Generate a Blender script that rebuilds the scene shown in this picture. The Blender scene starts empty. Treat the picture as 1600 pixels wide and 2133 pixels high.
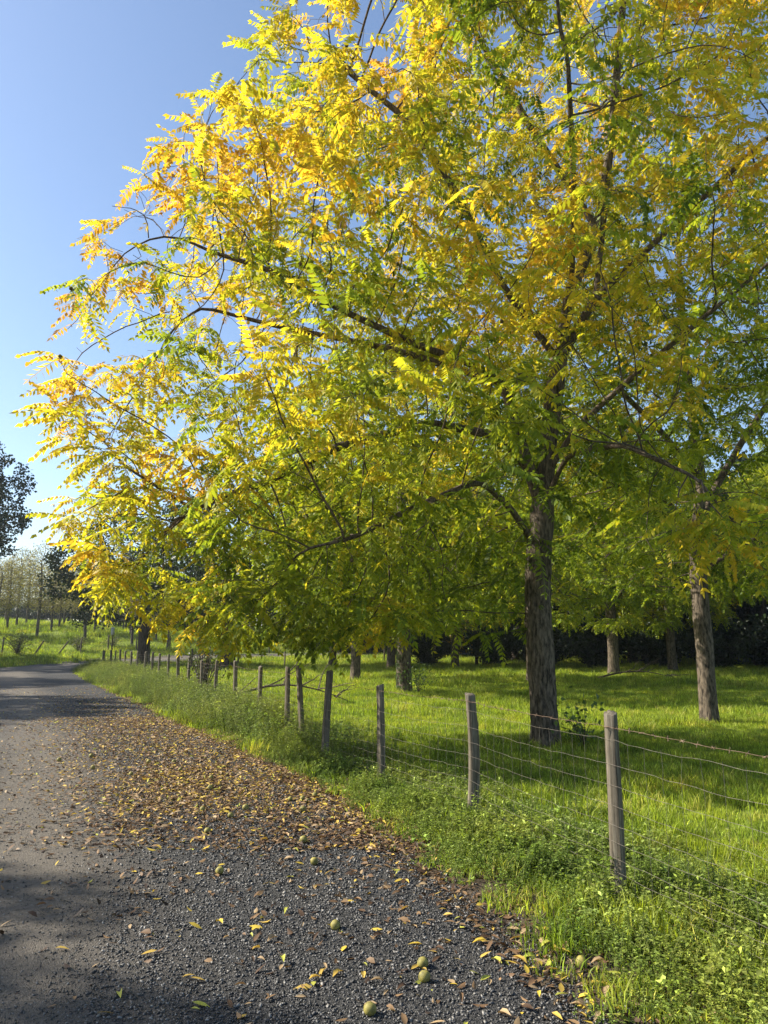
import bpy, math, random
import numpy as np
from mathutils import Vector, Matrix
R = math.radians
rng = np.random.default_rng(11)
random.seed(5)
scene = bpy.context.scene
C = scene.collection

# ------------------------------------------------------------------ camera
PITCH = R(9.9)
cam_d = bpy.data.cameras.new('camera')
cam = bpy.data.objects.new('camera', cam_d)
C.objects.link(cam)
cam.location = (0, 0, 1.6)
cam.rotation_euler = (math.pi/2 + PITCH, 0, 0)
cam_d.sensor_fit = 'VERTICAL'
cam_d.sensor_height = 24
cam_d.lens = 12/(1066.5/1540)
cam_d.clip_start = 0.05
cam_d.clip_end = 3000
scene.camera = cam
# ------------------------------------------------------------------ sky, sun, exposure
SUN_EL, SUN_LEFT = R(36), R(83)          # elevation; degrees to the left of the view direction
world = bpy.data.worlds.new('World')
scene.world = world
world.use_nodes = True
wn = world.node_tree
sky = wn.nodes.new('ShaderNodeTexSky')
sky.sky_type = 'NISHITA'
sky.sun_disc = False
sky.sun_elevation = SUN_EL
sky.sun_rotation = -SUN_LEFT
sky.air_density = 1.0
sky.dust_density = 0.9
sky.ozone_density = 2.2
bgn = wn.nodes['Background']
bgn.inputs['Strength'].default_value = 0.102
wn.links.new(sky.outputs[0], bgn.inputs['Color'])
sun_d = bpy.data.lights.new('sun', 'SUN')
sun_d.energy = 5.0
sun_d.angle = R(0.53)
sun_d.color = (1.0, 0.93, 0.80)
sun = bpy.data.objects.new('sun', sun_d)
C.objects.link(sun)
sv = Vector((-math.sin(SUN_LEFT)*math.cos(SUN_EL), math.cos(SUN_LEFT)*math.cos(SUN_EL), math.sin(SUN_EL)))
sun.rotation_euler = sv.to_track_quat('Z', 'Y').to_euler()
sun.location = (-30, 20, 40)
vs = scene.view_settings
vs.view_transform = 'Standard'
vs.look = 'None'
vs.gamma = 1
vs.exposure = 1.15
cy = scene.cycles
cy.max_bounces = 7
cy.diffuse_bounces = 4
cy.glossy_bounces = 2
cy.transmission_bounces = 5
cy.transparent_max_bounces = 4
cy.caustics_reflective = False
cy.caustics_refractive = False
cy.sample_clamp_indirect = 6
cy.use_denoising = True

# ------------------------------------------------------------------ helpers
def tag(o, label=None, cat=None, group=None, kind=None):
    if label: o['label'] = label
    if cat: o['category'] = cat
    if group: o['group'] = group
    if kind: o['kind'] = kind
    return o

def empty(name, loc=(0, 0, 0)):
    o = bpy.data.objects.new(name, None)
    o.empty_display_size = .2
    C.objects.link(o)
    o.location = loc
    return o

def mesh_data(name, V, faces, mat, col=None, smooth=False, attrs=None):
    """faces: list of int arrays (n,k)"""
    V = np.asarray(V, dtype=np.float32).reshape(-1, 3)
    me = bpy.data.meshes.new(name)
    fs = [np.asarray(f, dtype=np.int32) for f in faces if f is not None and len(f)]
    loops = np.concatenate([f.ravel() for f in fs])
    tot = np.concatenate([np.full(len(f), f.shape[1], dtype=np.int32) for f in fs])
    start = np.concatenate([[0], np.cumsum(tot)[:-1]]).astype(np.int32)
    me.vertices.add(len(V)); me.vertices.foreach_set('co', V.ravel())
    me.loops.add(len(loops)); me.loops.foreach_set('vertex_index', loops)
    me.polygons.add(len(tot)); me.polygons.foreach_set('loop_start', start)
    me.polygons.foreach_set('loop_total', tot)
    if smooth: me.polygons.foreach_set('use_smooth', np.ones(len(tot), dtype=bool))
    me.update(calc_edges=True)
    if col is not None:
        a = me.color_attributes.new('Col', 'FLOAT_COLOR', 'POINT')
        c = np.ones((len(V), 4), dtype=np.float32); c[:, :3] = col
        a.data.foreach_set('color', c.ravel())
    for k, v in (attrs or {}).items():
        a = me.attributes.new(k, 'FLOAT', 'POINT'); a.data.foreach_set('value', np.asarray(v, dtype=np.float32))
    if mat: me.materials.append(mat)
    return me

def link(name, me, parent=None, loc=None):
    o = bpy.data.objects.new(name, me)
    C.objects.link(o)
    if parent is not None: o.parent = parent
    if loc is not None: o.location = loc
    return o

def copy_tree(o, parent=None):
    c = o.copy(); C.objects.link(c)
    if parent is not None: c.parent = parent
    for ch in list(o.children): copy_tree(ch, c)
    return c

def nrm(a):
    return a/np.maximum(np.linalg.norm(a, axis=-1, keepdims=True), 1e-9)

def _h(ix, iy, iz):
    n = (ix*73856093) ^ (iy*19349663) ^ (iz*83492791)
    n = (n ^ (n >> 13))*1274126177
    n = n ^ (n >> 16)
    return (n & 0xffff)/65535.0

def vnoise(x, y, z):
    x, y, z = [np.asarray(a, dtype=float) for a in np.broadcast_arrays(x, y, z)]
    ix, iy, iz = [np.floor(a).astype(np.int64) for a in (x, y, z)]
    fx, fy, fz = x-ix, y-iy, z-iz
    fx, fy, fz = [t*t*(3-2*t) for t in (fx, fy, fz)]
    out = 0
    for dx in (0, 1):
        for dy in (0, 1):
            for dz in (0, 1):
                w = (fx if dx else 1-fx)*(fy if dy else 1-fy)*(fz if dz else 1-fz)
                out = out+w*_h(ix+dx, iy+dy, iz+dz)
    return out

def sst(a, b, x):
    t = np.clip((x-a)/(b-a), 0, 1)
    return t*t*(3-2*t)

def tubes(chains, sides):
    """chains: list of (pts (n,3), radii (n,)); one open tube each, pointed tips"""
    Vs, Fs, off = [], [], 0
    for P, r in chains:
        P = np.asarray(P, float); r = np.asarray(r, float)
        n = len(P)
        if n < 2: continue
        k = sides if isinstance(sides, int) else sides(r[0])
        T = np.gradient(P, axis=0); T = nrm(T)
        ref = np.array([0, 0, 1.]) if abs(T[:, 2]).mean() < .8 else np.array([1., 0, 0])
        A = nrm(np.cross(T, ref)); B = np.cross(T, A)
        th = np.arange(k)*2*math.pi/k
        ring = (A[:, None]*np.cos(th)[None, :, None]+B[:, None]*np.sin(th)[None, :, None])*r[:, None, None]+P[:, None]
        Vs.append(ring.reshape(-1, 3))
        i = np.arange(n-1)[:, None]*k; j = np.arange(k)[None]; j2 = (j+1) % k
        f = np.stack([i+j, i+j2, i+k+j2, i+k+j], -1).reshape(-1, 4)+off
        Fs.append(f); off += n*k
    return np.concatenate(Vs), np.concatenate(Fs)

# ------------------------------------------------------------------ materials
def new_mat(name):
    m = bpy.data.materials.new(name); m.use_nodes = True
    nt = m.node_tree
    for n in list(nt.nodes): nt.nodes.remove(n)
    out = nt.nodes.new('ShaderNodeOutputMaterial')
    return m, nt, out

def N(nt, t, **kw):
    n = nt.nodes.new(t)
    for k, v in kw.items(): setattr(n, k, v)
    return n

def ramp(nt, fac, stops):
    r = N(nt, 'ShaderNodeValToRGB')
    e = r.color_ramp.elements
    while len(e) < len(stops): e.new(0.5)
    for el, (p, c) in zip(e, stops):
        el.position = p; el.color = (*c, 1)
    nt.links.new(fac, r.inputs[0])
    return r.outputs[0]

def noise(nt, vec, scale, detail=3, rough=.55):
    n = N(nt, 'ShaderNodeTexNoise')
    n.inputs['Scale'].default_value = scale
    n.inputs['Detail'].default_value = detail
    n.inputs['Roughness'].default_value = rough
    if vec is not None: nt.links.new(vec, n.inputs['Vector'])
    return n.outputs['Fac']

def mapping(nt, vec, sc):
    m = N(nt, 'ShaderNodeMapping'); m.inputs['Scale'].default_value = sc
    nt.links.new(vec, m.inputs['Vector'])
    return m.outputs[0]

def mixc(nt, fac, a, b, mode='MIX'):
    m = N(nt, 'ShaderNodeMix', data_type='RGBA', blend_type=mode)
    for s, v in ((m.inputs[0], fac), (m.inputs[6], a), (m.inputs[7], b)):
        if isinstance(v, (int, float)): s.default_value = v
        elif isinstance(v, tuple): s.default_value = (*v, 1)
        else: nt.links.new(v, s)
    return m.outputs[2]

def bump(nt, height, strength, dist):
    b = N(nt, 'ShaderNodeBump')
    b.inputs['Strength'].default_value = strength
    b.inputs['Distance'].default_value = dist
    nt.links.new(height, b.inputs['Height'])
    return b.outputs[0]

def leaf_material(name, trans=.45, rough=.45, spec=.35, tint=(1.15, 1.1, .55), vary=.25, const=None):
    """thin leaf: reflecting face plus light coming through"""
    m, nt, out = new_mat(name)
    if const is None:
        at = N(nt, 'ShaderNodeAttribute'); at.attribute_name = 'Col'; col = at.outputs['Color']
    else:
        oi = N(nt, 'ShaderNodeObjectInfo'); col = ramp(nt, oi.outputs['Random'], const)
    geo = N(nt, 'ShaderNodeNewGeometry')
    nz = noise(nt, geo.outputs['Position'], 9, 2)
    hv = N(nt, 'ShaderNodeMapRange'); hv.inputs[3].default_value = 1-vary; hv.inputs[4].default_value = 1+vary
    hv.inputs[1].default_value = .25; hv.inputs[2].default_value = .75
    nt.links.new(nz, hv.inputs[0])
    if const is not None:
        va = N(nt, 'ShaderNodeAttribute'); va.attribute_name = 'tone'
        mm = N(nt, 'ShaderNodeMath', operation='MULTIPLY')
        nt.links.new(hv.outputs[0], mm.inputs[0]); nt.links.new(va.outputs['Fac'], mm.inputs[1]); hv = mm
    g = N(nt, 'ShaderNodeVectorMath', operation='SCALE')
    nt.links.new(col, g.inputs[0]); nt.links.new(hv.outputs[0], g.inputs['Scale'])
    if const is not None:
        lf = noise(nt, geo.outputs['Position'], .9, 4, .65)
        lc = ramp(nt, lf, [(.30, (.62, .72, .7)), (.48, (1.0, 1.0, 1.0)), (.62, (1.25, 1.12, .95)), (.75, (1.6, 1.2, 1.3))])
        lm = N(nt, 'ShaderNodeVectorMath', operation='MULTIPLY')
        nt.links.new(g.outputs[0], lm.inputs[0]); nt.links.new(lc, lm.inputs[1]); g = lm
    p = N(nt, 'ShaderNodeBsdfPrincipled')
    nt.links.new(g.outputs[0], p.inputs['Base Color'])
    p.inputs['Roughness'].default_value = rough
    p.inputs['Specular IOR Level'].default_value = spec
    tr = N(nt, 'ShaderNodeBsdfTranslucent')
    tc = mixc(nt, 1.0, g.outputs[0], tint, 'MULTIPLY')
    nt.links.new(tc, tr.inputs['Color'])
    mx = N(nt, 'ShaderNodeMixShader'); mx.inputs[0].default_value = trans
    nt.links.new(p.outputs[0], mx.inputs[1]); nt.links.new(tr.outputs[0], mx.inputs[2])
    nt.links.new(mx.outputs[0], out.inputs[0])
    return m

def bark_material(name, c0, c1, sc=(14, 14, 2.2), bs=.9, dist=.02):
    m, nt, out = new_mat(name)
    tc = N(nt, 'ShaderNodeTexCoord')
    v = mapping(nt, tc.outputs['Object'], sc)
    n1 = noise(nt, v, 1.6, 6, .65)
    n2 = noise(nt, tc.outputs['Object'], 2.3, 3)
    c = ramp(nt, n1, [(.38, c0), (.50, tuple((a+b)/2 for a, b in zip(c0, c1))), (.62, c1)])
    c = mixc(nt, .35, c, ramp(nt, n2, [(.35, (.55, .5, .45)), (.7, (1.15, 1.1, 1.0))]), 'MULTIPLY')
    p = N(nt, 'ShaderNodeBsdfPrincipled'); p.inputs['Roughness'].default_value = .9
    p.inputs['Specular IOR Level'].default_value = .2
    nt.links.new(c, p.inputs['Base Color'])
    nt.links.new(bump(nt, n1, bs, dist), p.inputs['Normal'])
    nt.links.new(p.outputs[0], out.inputs[0])
    return m

def plain(name, c0, c1, scale=20, rough=.85, spec=.3, bstr=.3, bdist=.003, metallic=0):
    m, nt, out = new_mat(name)
    tc = N(nt, 'ShaderNodeTexCoord')
    n1 = noise(nt, tc.outputs['Object'], scale, 4)
    p = N(nt, 'ShaderNodeBsdfPrincipled'); p.inputs['Roughness'].default_value = rough
    p.inputs['Specular IOR Level'].default_value = spec; p.inputs['Metallic'].default_value = metallic
    nt.links.new(ramp(nt, n1, [(.35, c0), (.68, c1)]), p.inputs['Base Color'])
    nt.links.new(bump(nt, n1, bstr, bdist), p.inputs['Normal'])
    nt.links.new(p.outputs[0], out.inputs[0])
    return m

M = {}
M['walnut_leaf'] = leaf_material('walnut_leaf', .6, .5, .25, tint=(1.35, 1.25, .65))
M['oak_leaf'] = leaf_material('oak_leaf', .3, .45, .4)
M['litter'] = leaf_material('litter', .2, .6, .3, tint=(1.1, 1, .7))
M['grass'] = leaf_material('grass_blades', .5, .5, .3, tint=(1.1, 1.15, .5), const=[(0, (.15, .20, .022)), (.4, (.23, .30, .03)), (.8, (.31, .38, .045)), (1, (.42, .40, .10))])
M['weed'] = leaf_material('weed_leaves', .42, .5, .35, tint=(1.1, 1.15, .5), const=[(0, (.12, .18, .03)), (.5, (.20, .27, .05)), (1, (.28, .34, .09))])
M['feather'] = leaf_material('feathery_weed', .42, .55, .3, tint=(1.1, 1.15, .5), const=[(0, (.12, .16, .03)), (.5, (.19, .24, .05)), (1, (.28, .31, .11))])
M['bark'] = bark_material('walnut_bark', (.03, .024, .019), (.18, .145, .11), (16, 16, 4.2))
M['limb'] = bark_material('limb_bark', (.045, .034, .026), (.16, .125, .095), (18, 18, 6), .6, .012)
M['dark_bark'] = bark_material('dark_bark', (.035, .028, .022), (.12, .095, .07))
M['grey_bark'] = bark_material('grey_bark', (.07, .06, .055), (.19, .165, .145), (10, 10, 3))
M['wire'] = plain('galvanised_wire', (.12, .10, .08), (.25, .22, .18), 30, .55, .5, 0, 0, .25)
M['rust'] = plain('rusty_wire', (.11, .065, .04), (.24, .17, .12), 30, .8, .3, 0, 0, 0)
M['husk'] = plain('walnut_husk', (.11, .10, .03), (.33, .28, .065), 28, .65, .35, .5, .002)
M['husk_dark'] = plain('brown_husk', (.05, .035, .02), (.16, .12, .05), 30, .8, .3, .5, .002)
M['white_paint'] = plain('white_paint', (.62, .62, .6), (.82, .82, .8), 12, .6, .4, .1, .001)

def wood_material():
    m, nt, out = new_mat('weathered_post_wood')
    tc = N(nt, 'ShaderNodeTexCoord')
    v = mapping(nt, tc.outputs['Object'], (42, 42, 1.6))
    n1 = noise(nt, v, 1.3, 6, .7)
    n2 = noise(nt, tc.outputs['Object'], 6, 4)
    c = ramp(nt, n1, [(.30, (.03, .026, .02)), (.45, (.11, .092, .07)), (.7, (.25, .22, .175))])
    c = mixc(nt, .5, c, ramp(nt, n2, [(.3, (.55, .56, .5)), (.65, (1.1, 1.08, 1.02))]), 'MULTIPLY')
    p = N(nt, 'ShaderNodeBsdfPrincipled'); p.inputs['Roughness'].default_value = .9
    p.inputs['Specular IOR Level'].default_value = .2
    nt.links.new(c, p.inputs['Base Color'])
    nt.links.new(bump(nt, n1, .8, .006), p.inputs['Normal'])
    nt.links.new(p.outputs[0], out.inputs[0])
    return m
M['post'] = wood_material()

def ground_material():
    m, nt, out = new_mat('soil_and_turf')
    geo = N(nt, 'ShaderNodeNewGeometry'); pos = geo.outputs['Position']
    n1 = noise(nt, pos, 1.1, 5); n2 = noise(nt, pos, 11, 5, .65); n3 = noise(nt, pos, 60, 3)
    turf = ramp(nt, n2, [(.3, (.075, .095, .018)), (.5, (.15, .20, .03)), (.72, (.25, .31, .045))])
    turf = mixc(nt, .4, turf, ramp(nt, n1, [(.35, (.7, .75, .6)), (.65, (1.2, 1.15, 1.0))]), 'MULTIPLY')
    soil = ramp(nt, n3, [(.3, (.035, .026, .018)), (.7, (.11, .085, .06))])
    at = N(nt, 'ShaderNodeAttribute'); at.attribute_name = 'turf'
    c = mixc(nt, at.outputs['Fac'], soil, turf)
    p = N(nt, 'ShaderNodeBsdfPrincipled'); p.inputs['Roughness'].default_value = .95
    p.inputs['Specular IOR Level'].default_value = .1
    nt.links.new(c, p.inputs['Base Color'])
    nt.links.new(bump(nt, n2, .8, .05), p.inputs['Normal'])
    nt.links.new(p.outputs[0], out.inputs[0])
    return m
M['ground'] = ground_material()

def road_material():
    m, nt, out = new_mat('gravel_surface')
    geo = N(nt, 'ShaderNodeNewGeometry'); pos = geo.outputs['Position']
    vo = N(nt, 'ShaderNodeTexVoronoi'); vo.inputs['Scale'].default_value = 75
    nt.links.new(pos, vo.inputs['Vector'])
    vo2 = N(nt, 'ShaderNodeTexVoronoi'); vo2.inputs['Scale'].default_value = 170
    nt.links.new(pos, vo2.inputs['Vector'])
    sep = N(nt, 'ShaderNodeSeparateColor'); nt.links.new(vo.outputs['Color'], sep.inputs[0])
    n1 = noise(nt, pos, .7, 4); n2 = noise(nt, pos, 38, 5, .7)
    stone = ramp(nt, sep.outputs[0], [(0, (.016, .016, .016)), (.6, (.042, .041, .040)), (1, (.095, .092, .088))])
    fine = ramp(nt, n2, [(.3, (.085, .072, .056)), (.55, (.155, .133, .106)), (.75, (.22, .19, .155))])
    at = N(nt, 'ShaderNodeAttribute'); at.attribute_name = 'fine'
    wob = N(nt, 'ShaderNodeMath', operation='MULTIPLY_ADD')
    nt.links.new(n1, wob.inputs[0]); wob.inputs[1].default_value = .9; wob.inputs[2].default_value = -.45
    ad = N(nt, 'ShaderNodeMath', operation='ADD', use_clamp=True)
    nt.links.new(wob.outputs[0], ad.inputs[0]); nt.links.new(at.outputs['Fac'], ad.inputs[1])
    c = mixc(nt, ad.outputs[0], stone, fine)
    h = N(nt, 'ShaderNodeMath', operation='ADD')
    nt.links.new(vo.outputs['Distance'], h.inputs[0]); nt.links.new(vo2.outputs['Distance'], h.inputs[1])
    h2 = N(nt, 'ShaderNodeMath', operation='MULTIPLY_ADD'); h2.inputs[1].default_value = .6
    nt.links.new(n2, h2.inputs[0]); nt.links.new(h.outputs[0], h2.inputs[2])
    p = N(nt, 'ShaderNodeBsdfPrincipled'); p.inputs['Roughness'].default_value = .8
    p.inputs['Specular IOR Level'].default_value = .35
    nt.links.new(c, p.inputs['Base Color'])
    nt.links.new(bump(nt, h2.outputs[0], .9, .012), p.inputs['Normal'])
    nt.links.new(p.outputs[0], out.inputs[0])
    return m
M['road'] = road_material()

def stone_material():
    m, nt, out = new_mat('gravel_stone')
    oi = N(nt, 'ShaderNodeObjectInfo')
    c = ramp(nt, oi.outputs['Random'], [(0, (.013, .013, .013)), (.5, (.032, .031, .030)), (.8, (.068, .065, .062)), (1, (.24, .225, .20))])
    p = N(nt, 'ShaderNodeBsdfPrincipled'); p.inputs['Roughness'].default_value = .5
    p.inputs['Specular IOR Level'].default_value = .55
    nt.links.new(c, p.inputs['Base Color']); nt.links.new(p.outputs[0], out.inputs[0])
    return m
M['stone'] = stone_material()

# ------------------------------------------------------------------ lie of the land
FENCE = np.array([(2.35, 2.7), (1.49, 5.03), (.81, 7.15), (-.03, 8.69), (-.81, 10.53), (-1.29, 12.1), (-1.69, 13.32), (-2.41, 14.65),
                  (-3.33, 17.01), (-4.01, 18.07), (-4.78, 19.85), (-5.56, 21.49), (-6.36, 23.42), (-7.25, 25.4), (-8.15, 27.4), (-9.0, 29.3),
                  (-9.9, 31.2), (-10.8, 33), (-11.7, 34.8), (-12.55, 36.5), (-13.4, 38.2), (-14.2, 39.8), (-15.0, 41.4)])
def fence_x(y):
    y = np.asarray(y, float)
    v = np.interp(y, FENCE[:, 1], FENCE[:, 0])
    v = np.where(y < 2.7, 2.35-(y-2.7)*.37, v)
    return v
EDGE = np.array([(4.2, -8), (2.2, 0), (.92, 3.46), (.73, 4.1), (.46, 5.03), (.11, 5.86), (-.37, 7.44), (-1.14, 9.2), (-2.08, 11.1), (-3.52, 14.02),
                 (-4.93, 16.69), (-7.79, 22.41), (-11.79, 30.25), (-15.6, 38), (-17.4, 43)])
def edge_x(y):
    return np.interp(y, EDGE[:, 1], EDGE[:, 0])

def height(x, y):
    x = np.asarray(x, float); y = np.asarray(y, float)
    h = .55*sst(46, 62, y)
    d = (x+23)*(-.81)+(y-45.5)*.585
    dd = np.maximum(d, 0); hill = 3.7*(1-np.exp(-.040*dd*dd/(dd+3)))*(1-sst(-2, 22, x))
    bumps = (vnoise(x*.33, y*.33, 3.3)-.42)*.9*sst(2, 8, d)*(1-sst(-2, 22, x))
    bumps += (vnoise(x*.9, y*.9, 9.1)-.4)*.35*sst(2, 8, d)*(1-sst(-2, 22, x))
    inside = sst(.3, 2.5, x-fence_x(np.minimum(y, 41)))*(1-sst(40, 46, y))
    pad = ((vnoise(x*.35, y*.35, 1.7)-.5)*.16+(vnoise(x*1.1, y*1.1, 5.7)-.5)*.05)*inside
    return h+hill+np.maximum(bumps, -.15)+pad

def grid_lines(pts, n):
    return np.concatenate([np.linspace(a, b, k, endpoint=False) for (a, b), k in zip(zip(pts[:-1], pts[1:]), n)]+[[pts[-1]]])
gx = grid_lines([-400, -120, -60, -8, 10, 40, 120, 400], [8, 20, 80, 72, 60, 16, 8])
gy = grid_lines([-120, -30, 0, 20, 50, 110, 200, 500], [6, 20, 80, 80, 110, 24, 10])
X, Y = np.meshgrid(gx, gy)
Z = height(X, Y)
nx, ny = len(gx), len(gy)
idx = np.arange(nx*ny).reshape(ny, nx)
F = np.stack([idx[:-1, :-1], idx[:-1, 1:], idx[1:, 1:], idx[1:, :-1]], -1).reshape(-1, 4)
turf = sst(-.5, .4, X-fence_x(np.minimum(Y, 41)))
turf = np.maximum(turf, sst(.0, 1.5, (X+23)*(-.81)+(Y-45.5)*.585))
turf = np.maximum(turf, sst(24, 28, Y)*(X > edge_x(np.minimum(Y, 43))+.3)*(Y < 45)*.8)
turf = np.where((Y > 45) & ((X+23)*(-.81)+(Y-45.5)*.585 < 1), .75, turf)
turf = np.where(Y < 46, np.where(X < edge_x(np.minimum(Y, 43))-9.5, 1.0, turf), turf)
g = link('ground', mesh_data('ground', np.stack([X, Y, Z], -1).reshape(-1, 3), [F], M['ground'], smooth=True, attrs={'turf': turf.ravel()}))
tag(g, 'grassy ground of the paddock, verge and hillside', 'ground', kind='structure')

# gravel road: inner (right) and outer (left) edge, bending right behind the paddock
inner = np.array(list(map(tuple, EDGE))+[(-17.2, 47), (-15.5, 51), (-12, 54.5), (-6, 57.5), (2, 59.5), (14, 61), (40, 62)])
outer = np.array([(-9, -8), (-9.5, 0), (-9.7, 3.5), (-9.8, 4.1), (-9.9, 5), (-10, 5.9), (-10.4, 7.4), (-10.9, 9.2), (-11.6, 11.1), (-12.8, 14), (-14.2, 16.7), (-17, 22.4),
                  (-20.8, 30.2), (-23, 37), (-23.4, 43), (-22.5, 49), (-20, 54), (-15.6, 58.5), (-8.5, 62.3), (0, 64.5), (14, 66), (40, 67)])
def resample(P, n):
    u = np.linspace(0, len(P)-1, n); k = np.arange(len(P))
    return np.stack([np.interp(u, k, P[:, i]) for i in range(P.shape[1])], -1)
nI = 260
Pi, Po = resample(inner, nI), resample(outer, nI)
ts = np.concatenate([np.linspace(0, .35, 30), np.linspace(.38, 1, 22)])
RP = Pi[:, None]*(1-ts[None, :, None])+Po[:, None]*ts[None, :, None]
wid = np.linalg.norm(Pi-Po, axis=1)[:, None]*ts[None]
RZ = height(RP[..., 0], RP[..., 1])+.02+(vnoise(RP[..., 0]*1.3, RP[..., 1]*1.3, 2.2)-.5)*.02
RZ[:, 0] -= .05; RZ[:, -1] -= .05
fine = np.clip(sst(1.3, 2.7, wid)*.8+.35*np.exp(-((wid-2.9)/.4)**2)+.35*np.exp(-((wid-4.5)/.4)**2)-.25*np.exp(-((wid-3.7)/.4)**2)+sst(38, 44, RP[..., 1])*.5, 0, 1)
ri = np.arange(nI*len(ts)).reshape(nI, len(ts))
F = np.stack([ri[:-1, :-1], ri[1:, :-1], ri[1:, 1:], ri[:-1, 1:]], -1).reshape(-1, 4)
road = link('gravel_road', mesh_data('gravel_road', np.concatenate([RP, RZ[..., None]], -1).reshape(-1, 3), [F], M['road'], smooth=True, attrs={'fine': fine.ravel()}))
tag(road, 'dark grey gravel road curving along the fence', 'road', kind='structure')
def road_z(x, y):
    return height(x, y)+.02

# ------------------------------------------------------------------ scatter (countless stuff only)
def scatter(name, P, rot, scl, pick, protos, label, cat):
    me = bpy.data.meshes.new(name)
    P = np.asarray(P, np.float32)
    me.vertices.add(len(P)); me.vertices.foreach_set('co', P.ravel())
    a = me.attributes.new('rot', 'FLOAT_VECTOR', 'POINT'); a.data.foreach_set('vector', np.asarray(rot, np.float32).ravel())
    a = me.attributes.new('scl', 'FLOAT', 'POINT'); a.data.foreach_set('value', np.asarray(scl, np.float32))
    a = me.attributes.new('pick', 'INT', 'POINT'); a.data.foreach_set('value', np.asarray(pick, np.int32))
    o = link(name, me)
    coll = bpy.data.collections.new(name+'_kinds')
    for p in protos: coll.objects.link(p)
    ng = bpy.data.node_groups.new(name, 'GeometryNodeTree')
    ng.interface.new_socket('Geometry', in_out='INPUT', socket_type='NodeSocketGeometry')
    ng.interface.new_socket('Geometry', in_out='OUTPUT', socket_type='NodeSocketGeometry')
    gi = ng.nodes.new('NodeGroupInput'); go = ng.nodes.new('NodeGroupOutput')
    ip = ng.nodes.new('GeometryNodeInstanceOnPoints')
    ci = ng.nodes.new('GeometryNodeCollectionInfo')
    ci.inputs['Collection'].default_value = coll
    ci.inputs['Separate Children'].default_value = True
    ci.inputs['Reset Children'].default_value = True
    def na(n, t):
        q = ng.nodes.new('GeometryNodeInputNamedAttribute'); q.data_type = t; q.inputs[0].default_value = n
        return [s for s in q.outputs if s.enabled][0]
    L = ng.links.new
    L(gi.outputs[0], ip.inputs['Points']); L(ci.outputs[0], ip.inputs['Instance'])
    ip.inputs['Pick Instance'].default_value = True
    L(na('pick', 'INT'), ip.inputs['Instance Index'])
    L(na('rot', 'FLOAT_VECTOR'), ip.inputs['Rotation'])
    L(na('scl', 'FLOAT'), ip.inputs['Scale'])
    L(ip.outputs[0], go.inputs[0])
    md = o.modifiers.new('scatter', 'NODES'); md.node_group = ng
    tag(o, label, cat, kind='stuff')
    return o

def proto(name, V, faces, mat, smooth=False, tone=None):
    return bpy.data.objects.new(name, mesh_data(name, V, faces, mat, smooth=smooth, attrs={'tone': tone} if tone is not None else None))

def blades(n, rad, h0, h1, w, lean=.5, seed=0):
    r = np.random.default_rng(seed)
    a = r.uniform(0, 2*math.pi, n); q = rad*np.sqrt(r.uniform(0, 1, n))
    b = np.stack([np.cos(a)*q, np.sin(a)*q, np.zeros(n)-.01], -1)
    h = r.uniform(h0, h1, n); f = r.uniform(0, 2*math.pi, n)
    d = np.stack([np.cos(f), np.sin(f), np.zeros(n)], -1)
    s = np.stack([-np.sin(f), np.cos(f), np.zeros(n)], -1)
    f2 = r.uniform(0, 2*math.pi, n)
    s = nrm(s*.6+np.stack([np.cos(f2), np.sin(f2), np.zeros(n)], -1)*.6)
    le = (r.uniform(.1, 1, n)*lean)[:, None]*h[:, None]
    ww = (w*r.uniform(.7, 1.3, n))[:, None]
    up = np.array([0, 0, 1.])
    m = b+d*le*.35+up*h[:, None]*.6; t = b+d*le+up*h[:, None]*.95
    V = np.stack([b-s*ww, b+s*ww, m+s*ww*.8, m-s*ww*.8, t], 1).reshape(-1, 3)
    i = np.arange(n)[:, None]*5
    return V, [i+np.array([[0, 1, 2, 3]]), i+np.array([[3, 2, 4]])], np.repeat(np.exp(r.normal(size=n)*.38), 5)

def leaf_quads(P, D, Nn, ln, wd):
    """simple ovate leaves, 4 tris: base, two sides, tip with a fold"""
    S = nrm(np.cross(D, Nn)); U = np.cross(S, D)
    ln = np.asarray(ln)[:, None]; wd = np.asarray(wd)[:, None]
    V = np.stack([P, P+D*ln*.45+S*wd+U*wd*.35, P+D*ln-U*ln*.12, P+D*ln*.45-S*wd+U*wd*.35, P+D*ln*.5], 1).reshape(-1, 3)
    i = np.arange(len(P))[:, None]*5
    return V, i+np.array([[0, 1, 4]]), i+np.array([[1, 2, 4]]), i+np.array([[2, 3, 4]]), i+np.array([[3, 0, 4]])

def rand_unit(r, n):
    v = r.normal(size=(n, 3)); return nrm(v)

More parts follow.
